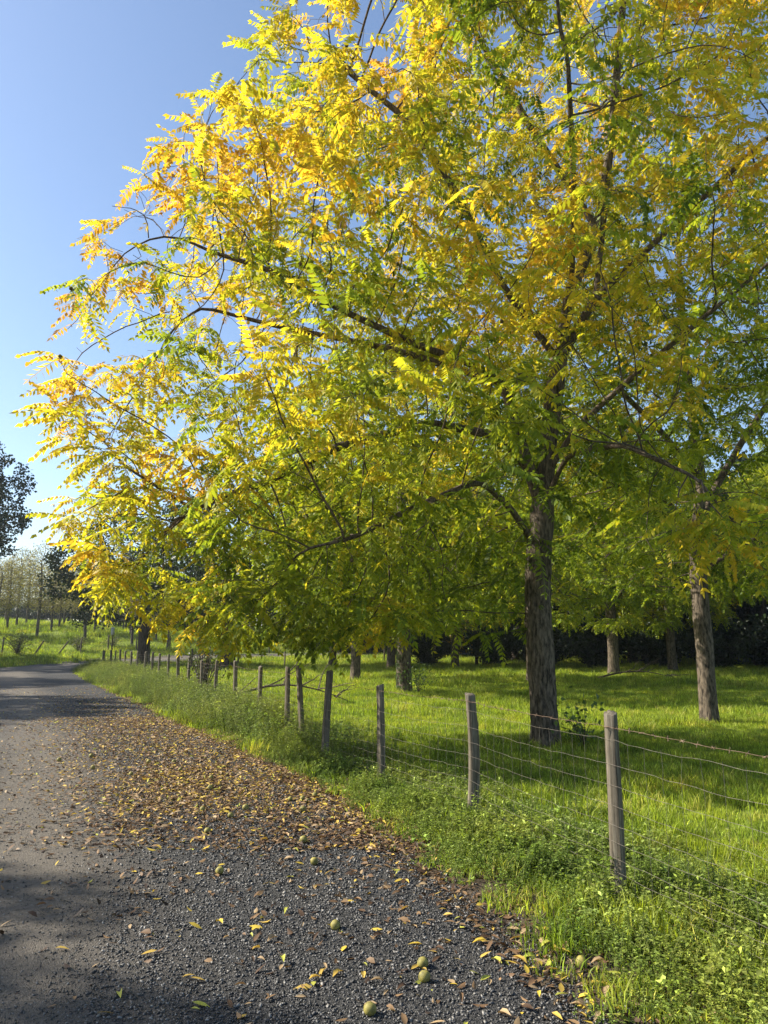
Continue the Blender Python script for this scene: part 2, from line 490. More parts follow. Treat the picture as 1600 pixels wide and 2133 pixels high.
def weed(n_st, rad, h0, h1, n_leaf, ll, lw, mat, seed, name, spread=.5):
    r = np.random.default_rng(seed)
    ch, P, D = [], [], []
    for i in range(n_st):
        a = r.uniform(0, 6.28); q = rad*math.sqrt(r.uniform())
        b = np.array([math.cos(a)*q, math.sin(a)*q, -.01]); h = r.uniform(h0, h1)
        f = r.uniform(0, 6.28); le = r.uniform(.05, spread)*h
        t = np.linspace(0, 1, 4)[:, None]
        pts = b+np.array([math.cos(f)*le, math.sin(f)*le, 0])*t**1.6+np.array([0, 0, h])*t
        ch.append((pts, np.linspace(.0028, .001, 4)))
        for k in range(n_leaf):
            u = r.uniform(.15, 1)
            p = np.array([np.interp(u, t[:, 0], pts[:, j]) for j in range(3)])
            P.append(p); g_ = r.uniform(0, 6.28)
            D.append([math.cos(g_), math.sin(g_), r.uniform(-.3, .7)])
    P = np.array(P); D = nrm(np.array(D))
    Nn = nrm(np.array([0, 0, 1.])+.5*rand_unit(r, len(P)))
    V1, F1 = tubes(ch, 3)
    sz = r.uniform(.6, 1.3, len(P))
    V2, *tr = leaf_quads(P, D, Nn, ll*sz, lw*sz)
    return proto(name, np.concatenate([V1, V2]), [F1]+[t+len(V1) for t in tr], mat, tone=np.concatenate([np.full(len(V1), .8), np.repeat(np.exp(r.normal(size=len(P))*.35), 5)]))

def wedge(y0, y1, dens, right=.68, left=.60):
    """random points with constant density on the ground seen by the camera"""
    n = int(dens*(y1-y0)*(right+left)*(y0+y1)/2)
    y = np.sqrt(rng.uniform(y0*y0, y1*y1, n)); x = rng.uniform(-left, right, n)*y
    return x, y

# ------------------------------------------------------------------ trees
def colonize(init, attr, step, infl, kill, iters, trop=(0, 0, .0), jit=.15, r=None):
    """init: list of polylines [(pts, parent polyline index or None)]; grows towards attractor points"""
    nodes, par = [], []
    def near_node(p, upto):
        a = np.array(nodes[:upto]); return int(np.argmin(((a-p)**2).sum(1)))
    for k, pts in enumerate(init):
        pts = np.asarray(pts, float)
        if k == 0: last = -1
        else: last = near_node(pts[0], len(nodes)); pts = pts[1:]
        prev = np.array(nodes[last]) if last >= 0 else None
        for p in pts:
            if prev is None: nodes.append(p); par.append(-1); last = 0; prev = p; continue
            d = np.linalg.norm(p-prev); m = max(1, int(round(d/step)))
            for i in range(1, m+1):
                nodes.append(prev+(p-prev)*i/m); par.append(last); last = len(nodes)-1
            prev = p
    nfix = len(nodes)
    attr = np.asarray(attr, float)
    near = np.full(len(attr), 1e9); nid = np.zeros(len(attr), int)
    kids = {}
    new = list(range(nfix))
    for it in range(iters):
        nn = np.array([nodes[i] for i in new])
        for s in range(0, len(nn), 400):
            d = np.sqrt(((attr[:, None]-nn[None, s:s+400])**2).sum(-1))
            j = d.argmin(1); dm = d[np.arange(len(attr)), j]
            b = dm < near
            near[b] = dm[b]; nid[b] = np.array(new)[s+j[b]]
        keep = near > kill
        attr, near, nid = attr[keep], near[keep], nid[keep]
        if len(attr) == 0: break
        act = near < infl
        if not act.any(): break
        ids = np.unique(nid[act]); new = []
        na = np.array(nodes)
        dirs = nrm(attr[act]-na[nid[act]])
        acc = np.zeros((len(na), 3)); np.add.at(acc, nid[act], dirs)
        for i in ids:
            v = acc[i]+np.array(trop)*np.linalg.norm(acc[i])
            v = v/(np.linalg.norm(v)+1e-9)+r.normal(size=3)*jit
            q = na[i]+step*v/np.linalg.norm(v)
            ks = kids.setdefault(i, [])
            if len(ks) >= 3 or any(np.linalg.norm(q-np.array(nodes[c])) < .35*step for c in ks): continue
            nodes.append(q); par.append(int(i)); ks.append(len(nodes)-1); new.append(len(nodes)-1)
        if not new: break
    nodes = np.array(nodes); par = np.array(par)
    return nodes, par

def radii(nodes, par, R0, r0):
    n = len(nodes); tips = np.zeros(n); hc = np.zeros(n, bool)
    hc[par[par >= 0]] = True
    tips[~hc] = 1
    for i in range(n-1, 0, -1): tips[par[i]] += tips[i]
    e = math.log(max(tips[0], 2))/math.log(R0/r0)
    return r0*tips**(1/e), ~hc

def chains_of(nodes, par, rad):
    n = len(nodes); ch = [[] for _ in range(n)]
    for i in range(1, n): ch[par[i]].append(i)
    out, st = [], [(0, None)]
    while st:
        i, p = st.pop(); c = [] if p is None else [p]
        while True:
            c.append(i)
            if not ch[i]: break
            ks = sorted(ch[i], key=lambda k: -rad[k])
            for k in ks[1:]: st.append((k, i))
            i = ks[0]
        out.append(c)
    return out

def chain_geo(nodes, rad, c, sub=1):
    P = nodes[c].copy(); r = rad[c].copy()
    if len(c) > 1 and rad[c[0]] > rad[c[1]]*1.3: r[0] = r[1]*1.05
    if len(P) > 3:
        Q = P.copy(); Q[1:-1] = P[1:-1]*.5+(P[:-2]+P[2:])*.25; P = Q
    return P, r

def trunk_mesh(name, P, r, sides, per, mat, flare=.35, furrow=.012, seed=0):
    L = np.concatenate([[0], np.cumsum(np.linalg.norm(np.diff(P, axis=0), axis=1))])
    n = max(8, int(L[-1]/per))
    u = np.linspace(0, L[-1], n)
    Q = np.stack([np.interp(u, L, P[:, i]) for i in range(3)], -1)
    for _ in range(int(.35/per)):
        Q[1:-1] = Q[1:-1]*.5+(Q[:-2]+Q[2:])*.25
    rr = np.interp(u, L, r)
    for _ in range(int(.5/per)):
        rr[1:-1] = rr[1:-1]*.5+(rr[:-2]+rr[2:])*.25
    th = np.arange(sides)*2*math.pi/sides
    T = nrm(np.gradient(Q, axis=0))
    A = nrm(np.cross(T, np.array([0, 1., 0]))); B = np.cross(T, A)
    cs, sn = np.cos(th), np.sin(th)
    TH, U = np.meshgrid(th, u)
    fl = 1+flare*np.exp(-U/.28)*(1+.5*np.cos(TH*5+seed))
    wx, wy = np.cos(TH)*rr[:, None]*26, np.sin(TH)*rr[:, None]*26
    wz = U*3.2+seed*7
    wob = vnoise(wx*.4, wy*.4, wz*.7)*2.2
    rid = np.abs(2*vnoise(wx+wob, wy+wob, wz)-1)
    lump = (vnoise(wx*.13, wy*.13, U*1.3+seed)-.5)*.16
    RR = rr[:, None]*(fl+lump)+(np.minimum(rid, .6)-.45)*furrow*np.minimum(1, rr[:, None]/.12)
    V = Q[:, None]+(A[:, None]*cs[None, :, None]+B[:, None]*sn[None, :, None])*RR[..., None]
    i = np.arange(n-1)[:, None]*sides; j = np.arange(sides)[None]; j2 = (j+1) % sides
    Fq = np.stack([i+j, i+j2, i+sides+j2, i+sides+j], -1).reshape(-1, 4)
    return mesh_data(name, V.reshape(-1, 3), [Fq], mat, smooth=True)

PAL = np.array([(.070, .115, .020), (.165, .235, .024), (.31, .365, .030), (.49, .445, .042), (.60, .45, .046), (.57, .335, .045), (.22, .12, .045)])
PT = np.array([0, .2, .42, .6, .8, 1.0, 1.25])
def pal(t):
    return np.stack([np.interp(t, PT, PAL[:, i]) for i in range(3)], -1)

def compound_leaf(seed, pairs=8, L=.42, ll=.115, lw=.0185, simple=False):
    """local verts of one pinnate leaf along +x, hanging leaflets; also per-vertex leaflet id and position along rachis"""
    r = np.random.default_rng(seed)
    s = np.linspace(.14, 1, pairs)
    droop = r.uniform(.25, .6); yaw = r.uniform(-.25, .25)
    def rach(u): return np.stack([L*u*(1-.12*droop*u), L*yaw*u*u, L*(.12*u-droop*u*u)], -1)
    P, D, ln, pos = [], [], [], []
    hang = r.uniform(.15, .8)
    for u in s:
        p = rach(np.array(u)); tg = rach(np.array(u+.01))-p; tg /= np.linalg.norm(tg)
        for sd in (-1, 1):
            if r.uniform() < .05: continue
            d = tg*r.uniform(.25, .55)+np.array([0, sd, 0])*r.uniform(.65, .95)+np.array([0, 0, -1])*(hang+r.uniform(-.15, .2))
            P.append(p); D.append(d/np.linalg.norm(d)); pos.append(u)
            ln.append(ll*(1-.45*abs(u-.5)**1.3*2)*r.uniform(.85, 1.1))
    P.append(rach(np.array(1.))); D.append(nrm(rach(np.array(1.))-rach(np.array(.9)))); ln.append(ll*.8); pos.append(1.)
    P, D, ln, pos = map(np.array, (P, D, ln, pos))
    n = len(P)
    X = np.array([1., 0, 0])+.25*r.normal(size=(n, 3))
    S = nrm(X-(X*D).sum(1, keepdims=True)*D); Nn = np.cross(D, S)
    w = lw*r.uniform(.85, 1.15, n)[:, None]*(ln/ll)[:, None]**.5; l = ln[:, None]
    cv = r.uniform(-.02, .22, n)[:, None]
    if simple:
        V = np.stack([P, P+D*l*.45+S*w*1.1, P+D*l, P+D*l*.45-S*w*1.1], 1).reshape(-1, 3)
        i = np.arange(n)[:, None]*4; faces = [i+np.array([[0, 1, 2, 3]])]; k = 4
    else:
        g0 = np.array([0, 0, -1.])*cv
        V = np.stack([P, P+D*l*.32+S*w+g0*l*.1, P+D*l*.7+S*w*.75+g0*l*.45, P+D*l+g0*l, P+D*l*.7-S*w*.75+g0*l*.45, P+D*l*.32-S*w+g0*l*.1], 1).reshape(-1, 3)
        i = np.arange(n)[:, None]*6; k = 6
        faces = [i+np.array([[0, 1, 5]]), i+np.array([[1, 2, 4, 5]]), i+np.array([[2, 3, 4]])]
    # rachis: thin ribbon
    u = np.linspace(-.12, 1, 4); q = rach(u); wv = np.array([0, .0022, .0022])
    Vr = np.stack([q-wv, q+wv], 1).reshape(-1, 3); b = len(V)
    fr = np.array([[b+2*a, b+2*a+1, b+2*a+3, b+2*a+2] for a in range(3)])
    lid = np.concatenate([np.repeat(np.arange(n), k), np.full(8, n)])
    up = np.concatenate([np.repeat(pos, k), np.repeat(u, 2)])
    return np.concatenate([V, Vr]), faces+[fr], lid, up

def leaf_cloud(name, variants, P, D, size, t, mat, r):
    """many compound leaves joined into one part"""
    Vs, Cs, Fs = [], [], {3: [], 4: []}
    off = 0
    vi = r.integers(0, len(variants), len(P))
    for k, (LV, LF, lid, up) in enumerate(variants):
        s = np.where(vi == k)[0]
        if not len(s): continue
        x = nrm(D[s]); z0 = np.array([0, 0, 1.])+.22*r.normal(size=(len(s), 3))
        y = nrm(np.cross(z0, x)); z = np.cross(x, y)
        Mx = np.stack([x, y, z], 1)*size[s][:, None, None]
        W = np.einsum('vk,nkj->nvj', LV, Mx)+P[s][:, None]
        jit = r.normal(size=(len(s), lid.max()+1))*.07
        tt = t[s][:, None]+jit[:, lid]+.10*(up[None]-.5)
        col = pal(np.clip(tt, 0, 1.25))
        col *= r.uniform(.85, 1.15, (len(s), 1, 1))
        Vs.append(W.reshape(-1, 3)); Cs.append(col.reshape(-1, 3))
        for f in LF:
            Fs[f.shape[1]].append((f[None]+(np.arange(len(s))*len(LV))[:, None, None]+off).reshape(-1, f.shape[1]))
        off += len(s)*len(LV)
    return mesh_data(name, np.concatenate(Vs), [np.concatenate(v) for v in Fs.values() if v], mat, col=np.concatenate(Cs))

VAR = [compound_leaf(i, pairs=int(7+i % 4), L=.36+.03*(i % 5)) for i in range(12)]
VAR_MID = [compound_leaf(70+i, pairs=int(7+i % 4), L=.38+.03*(i % 5), lw=.021, simple=True) for i in range(14)]
VAR_FAR = [compound_leaf(40+i, pairs=7, L=.42, ll=.125, lw=.023, simple=True) for i in range(8)]

def parts_of_tree(root, nodes, par, rad, trunk_kw, mats, limb_min, org):
    """trunk, limbs above a thickness and the joined twigs, all under root"""
    chs = chains_of(nodes, par, rad)
    P, r = chain_geo(nodes, rad, chs[0])
    link('trunk', trunk_mesh('trunk', P-org, r, **trunk_kw), root)
    tw = []
    for c in chs[1:]:
        if len(c) < 2: continue
        P, r = chain_geo(nodes, rad, c)
        if r[1] > limb_min:
            V, Fq = tubes([(P-org, r)], 9)
            link('limb', mesh_data('limb', V, [Fq], mats, smooth=True), root)
        else: tw.append((P-org, r))
    V, Fq = tubes(tw, lambda q: 5 if q > .015 else (4 if q > .008 else 3))
    o = link('twigs', mesh_data('twigs', V, [Fq], mats, smooth=True), root)
    o['kind'] = 'stuff'

def twig_leaves(nodes, par, rad, tipmask, r, per, rmax, droop=.15, out=None, spread=.10, size=(.8, 1.2)):
    cand = np.where(rad < rmax)[0]; cand = cand[cand > 0]
    w = np.where(tipmask[cand], 1.5, .75)
    cnt = r.poisson(per*w)
    ii = np.repeat(cand, cnt); n = len(ii)
    d0 = nrm(nodes[ii]-nodes[par[ii]])
    d0[:, 2] *= .4
    D = nrm(d0)*.55+rand_unit(r, n)*np.array([1, 1, .45])*.85
    D[:, 2] -= droop
    D = nrm(D)
    u = r.uniform(0, 1, (n, 1))
    P = nodes[par[ii]]*(1-u)+nodes[ii]*u+rand_unit(r, n)*spread*.3
    return P, D, r.uniform(*size, n), ii

# ------------------------------------------------ the big walnut over the road
r = np.random.default_rng(3)
ORG = np.array([2.47, 11.7, 0])
init = [
    [(2.47, 11.7, -.12), (2.44, 11.7, 1.13), (2.42, 11.7, 2.23), (2.46, 11.7, 2.99), (2.55, 11.7, 3.69), (2.60, 11.7, 4.2), (2.71, 11.7, 4.97), (2.92, 11.75, 6.21), (3.18, 11.7, 7.5), (3.68, 11.7, 8.56), (3.97, 11.7, 10.2), (4.24, 11.7, 12.1), (4.5, 11.7, 14.2)],
    [(2.55, 11.7, 3.7), (2.36, 11.65, 4.3), (2.18, 11.6, 4.94), (1.94, 11.4, 5.69), (1.53, 11.2, 5.89), (.44, 10.8, 6.13), (-.73, 10.5, 6.58), (-1.75, 10.4, 7.15), (-2.7, 10.5, 7.5)],
    [(2.36, 11.65, 4.3), (1.84, 11.3, 4.78), (.74, 11, 4.92), (-.71, 10.6, 4.43), (-1.67, 10.5, 3.9), (-2.8, 10.6, 3.5)],
    [(2.46, 11.7, 2.99), (2.0, 11.3, 3.6), (1.41, 10.6, 3.93), (.32, 9.6, 3.3), (-.48, 9.0, 2.8)],
    [(2.92, 11.75, 6.21), (1.98, 11.4, 7.35), (1.18, 11, 8.83), (.38, 10.6, 9.83), (-.76, 10.4, 10.7)],
    [(2.6, 11.7, 4.2), (3.07, 11.4, 4.96), (3.74, 11, 5.54), (4.69, 10.5, 6.3), (5.8, 10.4, 7.2)],
    [(2.55, 11.7, 3.7), (2.79, 11, 4.4), (3.2, 9.6, 4.2), (3.6, 8.2, 3.4)],
    [(2.92, 11.75, 6.21), (3.64, 11.9, 7.42), (4.08, 11.9, 10.36), (4.69, 11.9, 12.72)],
    [(3.18, 11.7, 7.5), (3.0, 10.6, 8.6), (2.6, 9.2, 9.6)],
    [(1.94, 11.4, 5.69), (.2, 12.2, 6.6), (-1.9, 12.6, 7.2), (-3.3, 12.4, 7.5)],
    [(3.68, 11.7, 8.56), (2.6, 11.6, 10.4), (1.6, 11.4, 12.2)],
    [(3.64, 11.9, 7.42), (5.2, 11.4, 8.8), (6.6, 10.8, 10)],
]
# crown outline: height, left reach, right reach
ZK = np.array([1.7, 2.2, 3.0, 3.7, 5.0, 5.7, 8.0, 10.2, 12.4, 14.5, 16.2])
XL = np.array([-2.7, -4.2, -4.65, -4.75, -5.05, -5.2, -4.45, -2.6, -1.0, .5, 2.6])
XR = np.array([.2, 1.6, 2.6, 4.2, 6.2, 7.2, 8.6, 8.8, 8.2, 7.0, 5.2])
n = 60000
z = r.uniform(1.6, 16.2, n); yy = r.uniform(-1, 1, n); xx = r.uniform(0, 1, n)
xl = np.interp(z, ZK, XL); xr = np.interp(z, ZK, XR)
cx = (xl+xr)/2; ax = (xr-xl)/2
px = xl+(xr-xl)*xx
by = np.clip(ax*.74, 1.2, 3.7)
ok = ((px-cx)/ax)**2+yy**2 < 1
q = np.sqrt(((px-cx)/ax)**2+yy**2)
ok &= r.uniform(0, 1, n) < (.22+.78*q**1.6)*(1-.45*sst(1.5, 5.5, px)*sst(3.5, 6, z))
AT = np.stack([px, 11.0+yy*by, z], -1)[ok]
AT = AT[vnoise(AT[:, 0]*.7, AT[:, 1]*.7, AT[:, 2]*.8) > .39][:9300]
cl_ = np.array([3.85, 8.4, 2.95])+r.normal(size=(160, 3))*np.array([.42, .45, .28])
AT = np.concatenate([AT, cl_])
nodes, par = colonize(init, AT, .23, 3.0, .285, 120, (0, 0, -.02), .2, r)
rad, tipm = radii(nodes, par, .205, .0042)
walnut = empty('walnut_tree', ORG)
tag(walnut, 'large spreading walnut tree with yellow and green feathery leaves beside the wire fence', 'tree')
parts_of_tree(walnut, nodes, par, rad, dict(sides=56, per=.035, mat=M['bark'], furrow=.034), M['limb'], .03, ORG)
P, D, S, ii = twig_leaves(nodes, par, rad, tipm, r, 2.55, .0092, size=(.65, 1.3))
zc = np.clip((P[:, 2]-2.2)/9, 0, 1)
q = np.clip((2.4-P[:, 0])/7.2, -1, 1)
tt = .34+.24*zc+.14*np.clip(q, 0, 1)-.05*np.clip(-q, 0, 1)+(vnoise(P[:, 0]*.75, P[:, 1]*.75, P[:, 2]*.75)-.5)*.95+r.normal(size=len(P))*.09
tt -= .17*(1-sst(3.0, 6.5, P[:, 2]))*sst(-3.8, -1.4, P[:, 0])
tt += .45*np.exp(-((P[:, 0]-3.85)**2+(P[:, 1]-8.4)**2+(P[:, 2]-2.9)**2)/.9)
# some outer shoots on the road side have dropped their leaves
bare = (vnoise(P[:, 0]*1.1+9, P[:, 1]*1.1, P[:, 2]*1.1) > .76-.16*sst(-1.5, -4.5, P[:, 0])*sst(5, 7, P[:, 2]))
keepm = ~bare
# open heart of the crown round the fork
fork = np.exp(-(((P[:, 0]-2.5)/.9)**2+((P[:, 2]-4.9)/1.5)**2))*(P[:, 1] < 12)
keepm &= r.uniform(0, 1, len(P)) > .85*fork
keepm &= r.uniform(0, 1, len(P)) > .22*sst(0, 4, P[:, 0])
P, D, S, tt = P[keepm], D[keepm], S[keepm], np.clip(tt, .06, 1.02)[keepm]
print('WALNUT nodes', len(nodes), 'leaves', len(P))
# the leaves that show largest are single parts
dist = np.linalg.norm(P-np.array([0, 0, 1.6]), axis=1)
inview = (np.abs(P[:, 0]) < .5*P[:, 1]) & (P[:, 2]-1.6 < .95*P[:, 1])
order = np.argsort(np.where(inview, dist, 1e9))[:280]
single = np.zeros(len(P), bool); single[order] = True
cl = link('crown', leaf_cloud('crown', VAR_MID, P[~single]-ORG, D[~single], S[~single], tt[~single], M['walnut_leaf'], r), walnut)
cl['kind'] = 'stuff'
TL = np.array([.12, .25, .38, .5, .65, .8, .95])
leafmesh = {}
for i in order:
    k = int(np.argmin(abs(TL-tt[i]))); v = int(r.integers(0, 6))
    if (k, v) not in leafmesh:
        LV, LF, lid, up = VAR[v]
        jt = r.normal(size=lid.max()+1)*.06
        leafmesh[(k, v)] = mesh_data('leaf', LV, LF, M['walnut_leaf'], col=pal(np.clip(TL[k]+jt[lid]+.1*(up-.5), 0, 1.25)))
    o = link('leaf', leafmesh[(k, v)], walnut)
    x = Vector(D[i]); zz = Vector((0, 0, 1)); y = zz.cross(x).normalized(); zz = x.cross(y)
    mt = Matrix((x, y, zz)).transposed().to_4x4()
    o.matrix_local = Matrix.Translation(Vector(P[i]-ORG)) @ mt @ Matrix.Scale(float(S[i]), 4)

def ball(name, rad, mat, squash=1.08, sub=2, seed=0):
    import bmesh
    bm = bmesh.new(); bmesh.ops.create_icosphere(bm, subdivisions=sub, radius=rad)
    rr = random.Random(seed)
    for v in bm.verts:
        v.co *= 1+rr.uniform(-.02, .02); v.co.z *= squash
    for f in bm.faces: f.smooth = True
    me = bpy.data.meshes.new(name); bm.to_mesh(me); bm.free(); me.materials.append(mat)
    return me
fr = ball('fruit', .027, M['husk_dark'])
fc = np.where(tipm & (nodes[:, 2] > 2.5) & (nodes[:, 0] < 2.5) & (nodes[:, 1] < 11))[0]
for i in r.choice(fc, 60, replace=False):
    o = link('fruit', fr, walnut); o.location = nodes[i]-ORG+np.array([r.uniform(-.02, .02), 0, -.03])

# ------------------------------------------------ other walnuts in the paddock
def walnut_like(name, base, trunk_pts, ht, zlow, rx, ry, lean, seed, n_at, R0, t0, far=True, per=1.7, limb_min=.03, step=.4, kill=.7, size=(1.0, 1.4), furrow=.016):
    r = np.random.default_rng(seed)
    n = n_at*5
    z = r.uniform(zlow, ht, n); u = (z-zlow)/(ht-zlow)
    prof = np.sin(np.clip(u*.92+.10, 0, 1)*math.pi)**.6
    a = r.uniform(0, 6.28, n); q = np.sqrt(r.uniform(.08, 1, n))
    AT = np.stack([lean[0]*u+np.cos(a)*q*rx*prof, lean[1]*u+np.sin(a)*q*ry*prof, z], -1)
    AT = AT[vnoise(AT[:, 0]*.6+seed, AT[:, 1]*.6, AT[:, 2]*.7) > .33][:n_at]
    nodes, par = colonize(trunk_pts, AT, step, 4.0, kill, 60, (0, 0, .02), .16, r)
    rad, tipm = radii(nodes, par, R0, .006 if far else .0045)
    root = empty(name, base)
    parts_of_tree(root, nodes, par, rad, dict(sides=20 if far else 40, per=.12 if far else .05, mat=M['bark'], furrow=furrow), M['limb'], limb_min, np.zeros(3))
    P, D, S, ii = twig_leaves(nodes, par, rad, tipm, r, per, .013 if far else .011, size=size)
    tt = t0+.10*np.clip((P[:, 2]-3)/8, 0, 1)+(vnoise(P[:, 0]*.6+seed, P[:, 1]*.6, P[:, 2]*.6)-.5)*.5+r.normal(size=len(P))*.06
    print(name, 'nodes', len(nodes), 'leaves', len(P))
    c = link('crown', leaf_cloud('crown', VAR_FAR if far else VAR_MID, P, D, S, np.clip(tt, .04, .98), M['walnut_leaf'], r), root)
    c['kind'] = 'stuff'
    return root

tb = walnut_like('walnut_tree', (6.38, 15, 0), [
    [(0, 0, -.1), (.02, 0, 1.46), (-.01, 0, 2.7), (.01, 0, 3.68), (.22, 0, 4.89), (.1, 0, 6.45), (.05, 0, 8.6), (.1, 0, 10.5)],
    [(.01, 0, 3.68), (.5, .3, 4.6), (1.4, .3, 6), (2.6, .2, 7.6)], [(0, 0, 2.9), (.9, -.6, 3.6), (2.2, -.6, 4.0)],
    [(.22, 0, 4.89), (-.8, -.3, 6.0), (-2, -.4, 7.2)], [(.01, 0, 3.68), (-.8, -.8, 4.3), (-2.2, -1.2, 4.6)]],
    12.5, 2.6, 4.7, 4.0, (.2, -.2), 21, 3600, .165, .20, far=False, step=.28, kill=.38, size=(.65, 1.05), per=3.0)
tag(tb, 'green walnut tree with a slim bare trunk, right beside the big walnut', 'tree')
tc_ = walnut_like('walnut_tree', (.64, 23.4, 0), [
    [(0, 0, -.1), (-.05, 0, 2), (.1, 0, 3.6), (-.1, .1, 6), (.2, 0, 9)], [(.1, 0, 3.2), (1.4, -.3, 4.6), (2.8, -.4, 5.6)], [(.05, 0, 3), (-1.3, -.4, 4.2), (-2.8, -.6, 5)]],
    12.0, 2.0, 5.2, 5.0, (0, 0), 31, 2600, .23, .24, step=.33, kill=.5, per=3.4)
tag(tc_, 'walnut tree with ivy climbing the sunny side of its trunk, behind the fence', 'tree')
td = walnut_like('walnut_tree', (-1.15, 30.2, 0), [
    [(0, 0, -.1), (.05, 0, 2), (0, 0, 4), (.2, .1, 7)], [(0, 0, 3.2), (1.2, -.3, 4.6)], [(0, 0, 3.4), (-1.3, -.4, 4.8)]],
    11.0, 2.2, 4.8, 4.8, (0, 0), 37, 2200, .2, .36, step=.33, kill=.5, per=3.4)
tag(td, 'slimmer yellowing walnut tree behind the ivy clad walnut', 'tree')
def put(src, loc, rz, sc, label):
    o = copy_tree(src); o.location = loc; o.rotation_euler = (0, 0, rz); o.scale = (sc, sc, sc)
    o['label'] = label
    return o
put(tc_, (11.1, 36.5, 0), 1.9, 1.12, 'straight dark trunked walnut tree with the fallen dead branch at its foot')
put(td, (5.9, 30, 0), 2.4, 1.1, 'walnut tree whose thin dark trunk stands half hidden behind the big walnut trunk')
put(td, (15.1, 39.5, 0), 3.9, 1.15, 'thin dark trunked walnut tree standing against the dark hedge')
put(td, (4.15, 44, 0), .9, 1.1, 'small shaded walnut tree in front of the yellow shrub')
put(tc_, (21, 33, 0), 4.4, 1.1, 'walnut tree beyond the slim trunked walnut, in front of the hedge')
put(tc_, (.4, 43.5, .0), 2.6, 1.05, 'walnut tree with a dark trunk behind the ivy clad walnut')
put(td, (-3.2, 47, 0), 5.1, 1.1, 'dark trunked walnut tree beside the road bend')

# ------------------------------------------------ oaks and other broad-leaved trees
def broad_tree(name, ht, zlow, rx, ry, seed, n_at, R0, leaf, nl, cols, bark, fork=.3, clump=.42, lmat='oak_leaf', step=.5, kill=.8, limb_min=.05, patchy=.36, r0=.008):
    r = np.random.default_rng(seed)
    n = n_at*5
    z = r.uniform(zlow, ht, n); u = (z-zlow)/(ht-zlow)
    prof = np.sin(np.clip(u*.9+.12, 0, 1)*math.pi)**.55
    a = r.uniform(0, 6.28, n); q = np.sqrt(r.uniform(.1, 1, n))
    AT = np.stack([np.cos(a)*q*rx*prof, np.sin(a)*q*ry*prof, z], -1)
    AT = AT[vnoise(AT[:, 0]*.45+seed, AT[:, 1]*.45, AT[:, 2]*.55) > patchy][:n_at]
    nodes, par = colonize([[(0, 0, -.15), (.1, 0, ht*fork*.6), (0, .1, ht*fork)]], AT, step, 6.0, kill, 60, (0, 0, .02), .18, r)
    rad, tipm = radii(nodes, par, R0, r0)
    root = empty(name)
    parts_of_tree(root, nodes, par, rad, dict(sides=16, per=.2, mat=bark, furrow=.02), bark, limb_min, np.zeros(3))
    tips = np.where(rad < max(.022, 1.6*r0))[0]
    cen = np.repeat(nodes[tips], nl, axis=0); m = len(cen)
    P = cen+rand_unit(r, m)*clump*np.cbrt(r.uniform(0, 1, (m, 1)))
    D = nrm(rand_unit(r, m)+np.array([0, 0, -.2])); Nn = nrm(rand_unit(r, m)+np.array([0, 0, .8]))
    ln = leaf*r.uniform(.7, 1.3, m)
    S = nrm(np.cross(D, Nn)); U = np.cross(S, D)
    w = ln*.36
    V = np.stack([P, P+D*(ln*.5)[:, None]+S*w[:, None], P+D*ln[:, None]-U*(ln*.15)[:, None], P+D*(ln*.5)[:, None]-S*w[:, None]], 1).reshape(-1, 3)
    f = np.arange(m)[:, None]*4+np.array([[0, 1, 2, 3]])
    c0, c1 = np.array(cols[0]), np.array(cols[1])
    k = np.clip(vnoise(P[:, 0]*.5, P[:, 1]*.5, P[:, 2]*.5)+r.normal(size=m)*.18, 0, 1)[:, None]
    col = np.repeat(c0*(1-k)+c1*k, 4, axis=0)
    c = link('crown', mesh_data('crown', V, [f], M[lmat], col=col), root)
    c['kind'] = 'stuff'
    print(name, len(nodes), 'leaves', m)
    return root
DARK = ((.014, .026, .008), (.032, .054, .014))
oak = broad_tree('oak_tree', 16.5, 4.2, 7.5, 7.5, 41, 1700, .42, .19, 52, DARK, M['dark_bark'], patchy=.33)
oak.location = (-30.6, 47, height(-30.6, 47))
tag(oak, 'tall dark oak across the road with its leafy edge against the sky', 'tree')
oak2 = broad_tree('oak_tree', 9.8, 2.3, 6.4, 5.2, 43, 1000, .36, .17, 40, ((.018, .034, .009), (.05, .082, .018)), M['dark_bark'], fork=.28)
oak2.location = (-14.3, 44.5, 0)
tag(oak2, 'dense dark green oak with a thick black trunk behind the far fence posts', 'tree')
for x, y, sc, rz, lb in ((-18.4, 2.9, .79, 2.9, 'dark oak on the left roadside shading the gravel in front'), (-25, 19.5, .8, 2.2, 'dark oak on the left roadside next to the shading oak'), (-27.5, 30, .7, 4.0, 'smaller dark oak on the left roadside before the road bend')):
    o = copy_tree(oak); o.location = (x, y, 0); o.rotation_euler = (0, 0, rz); o.scale = (sc,)*3; o['label'] = lb
o = copy_tree(oak2); o.location = (-8.9, 43, 0); o.rotation_euler = (0, 0, 2.1); o.scale = (1.15,)*3
o['label'] = 'dark oak with a stout trunk behind the dead branch and fence posts'
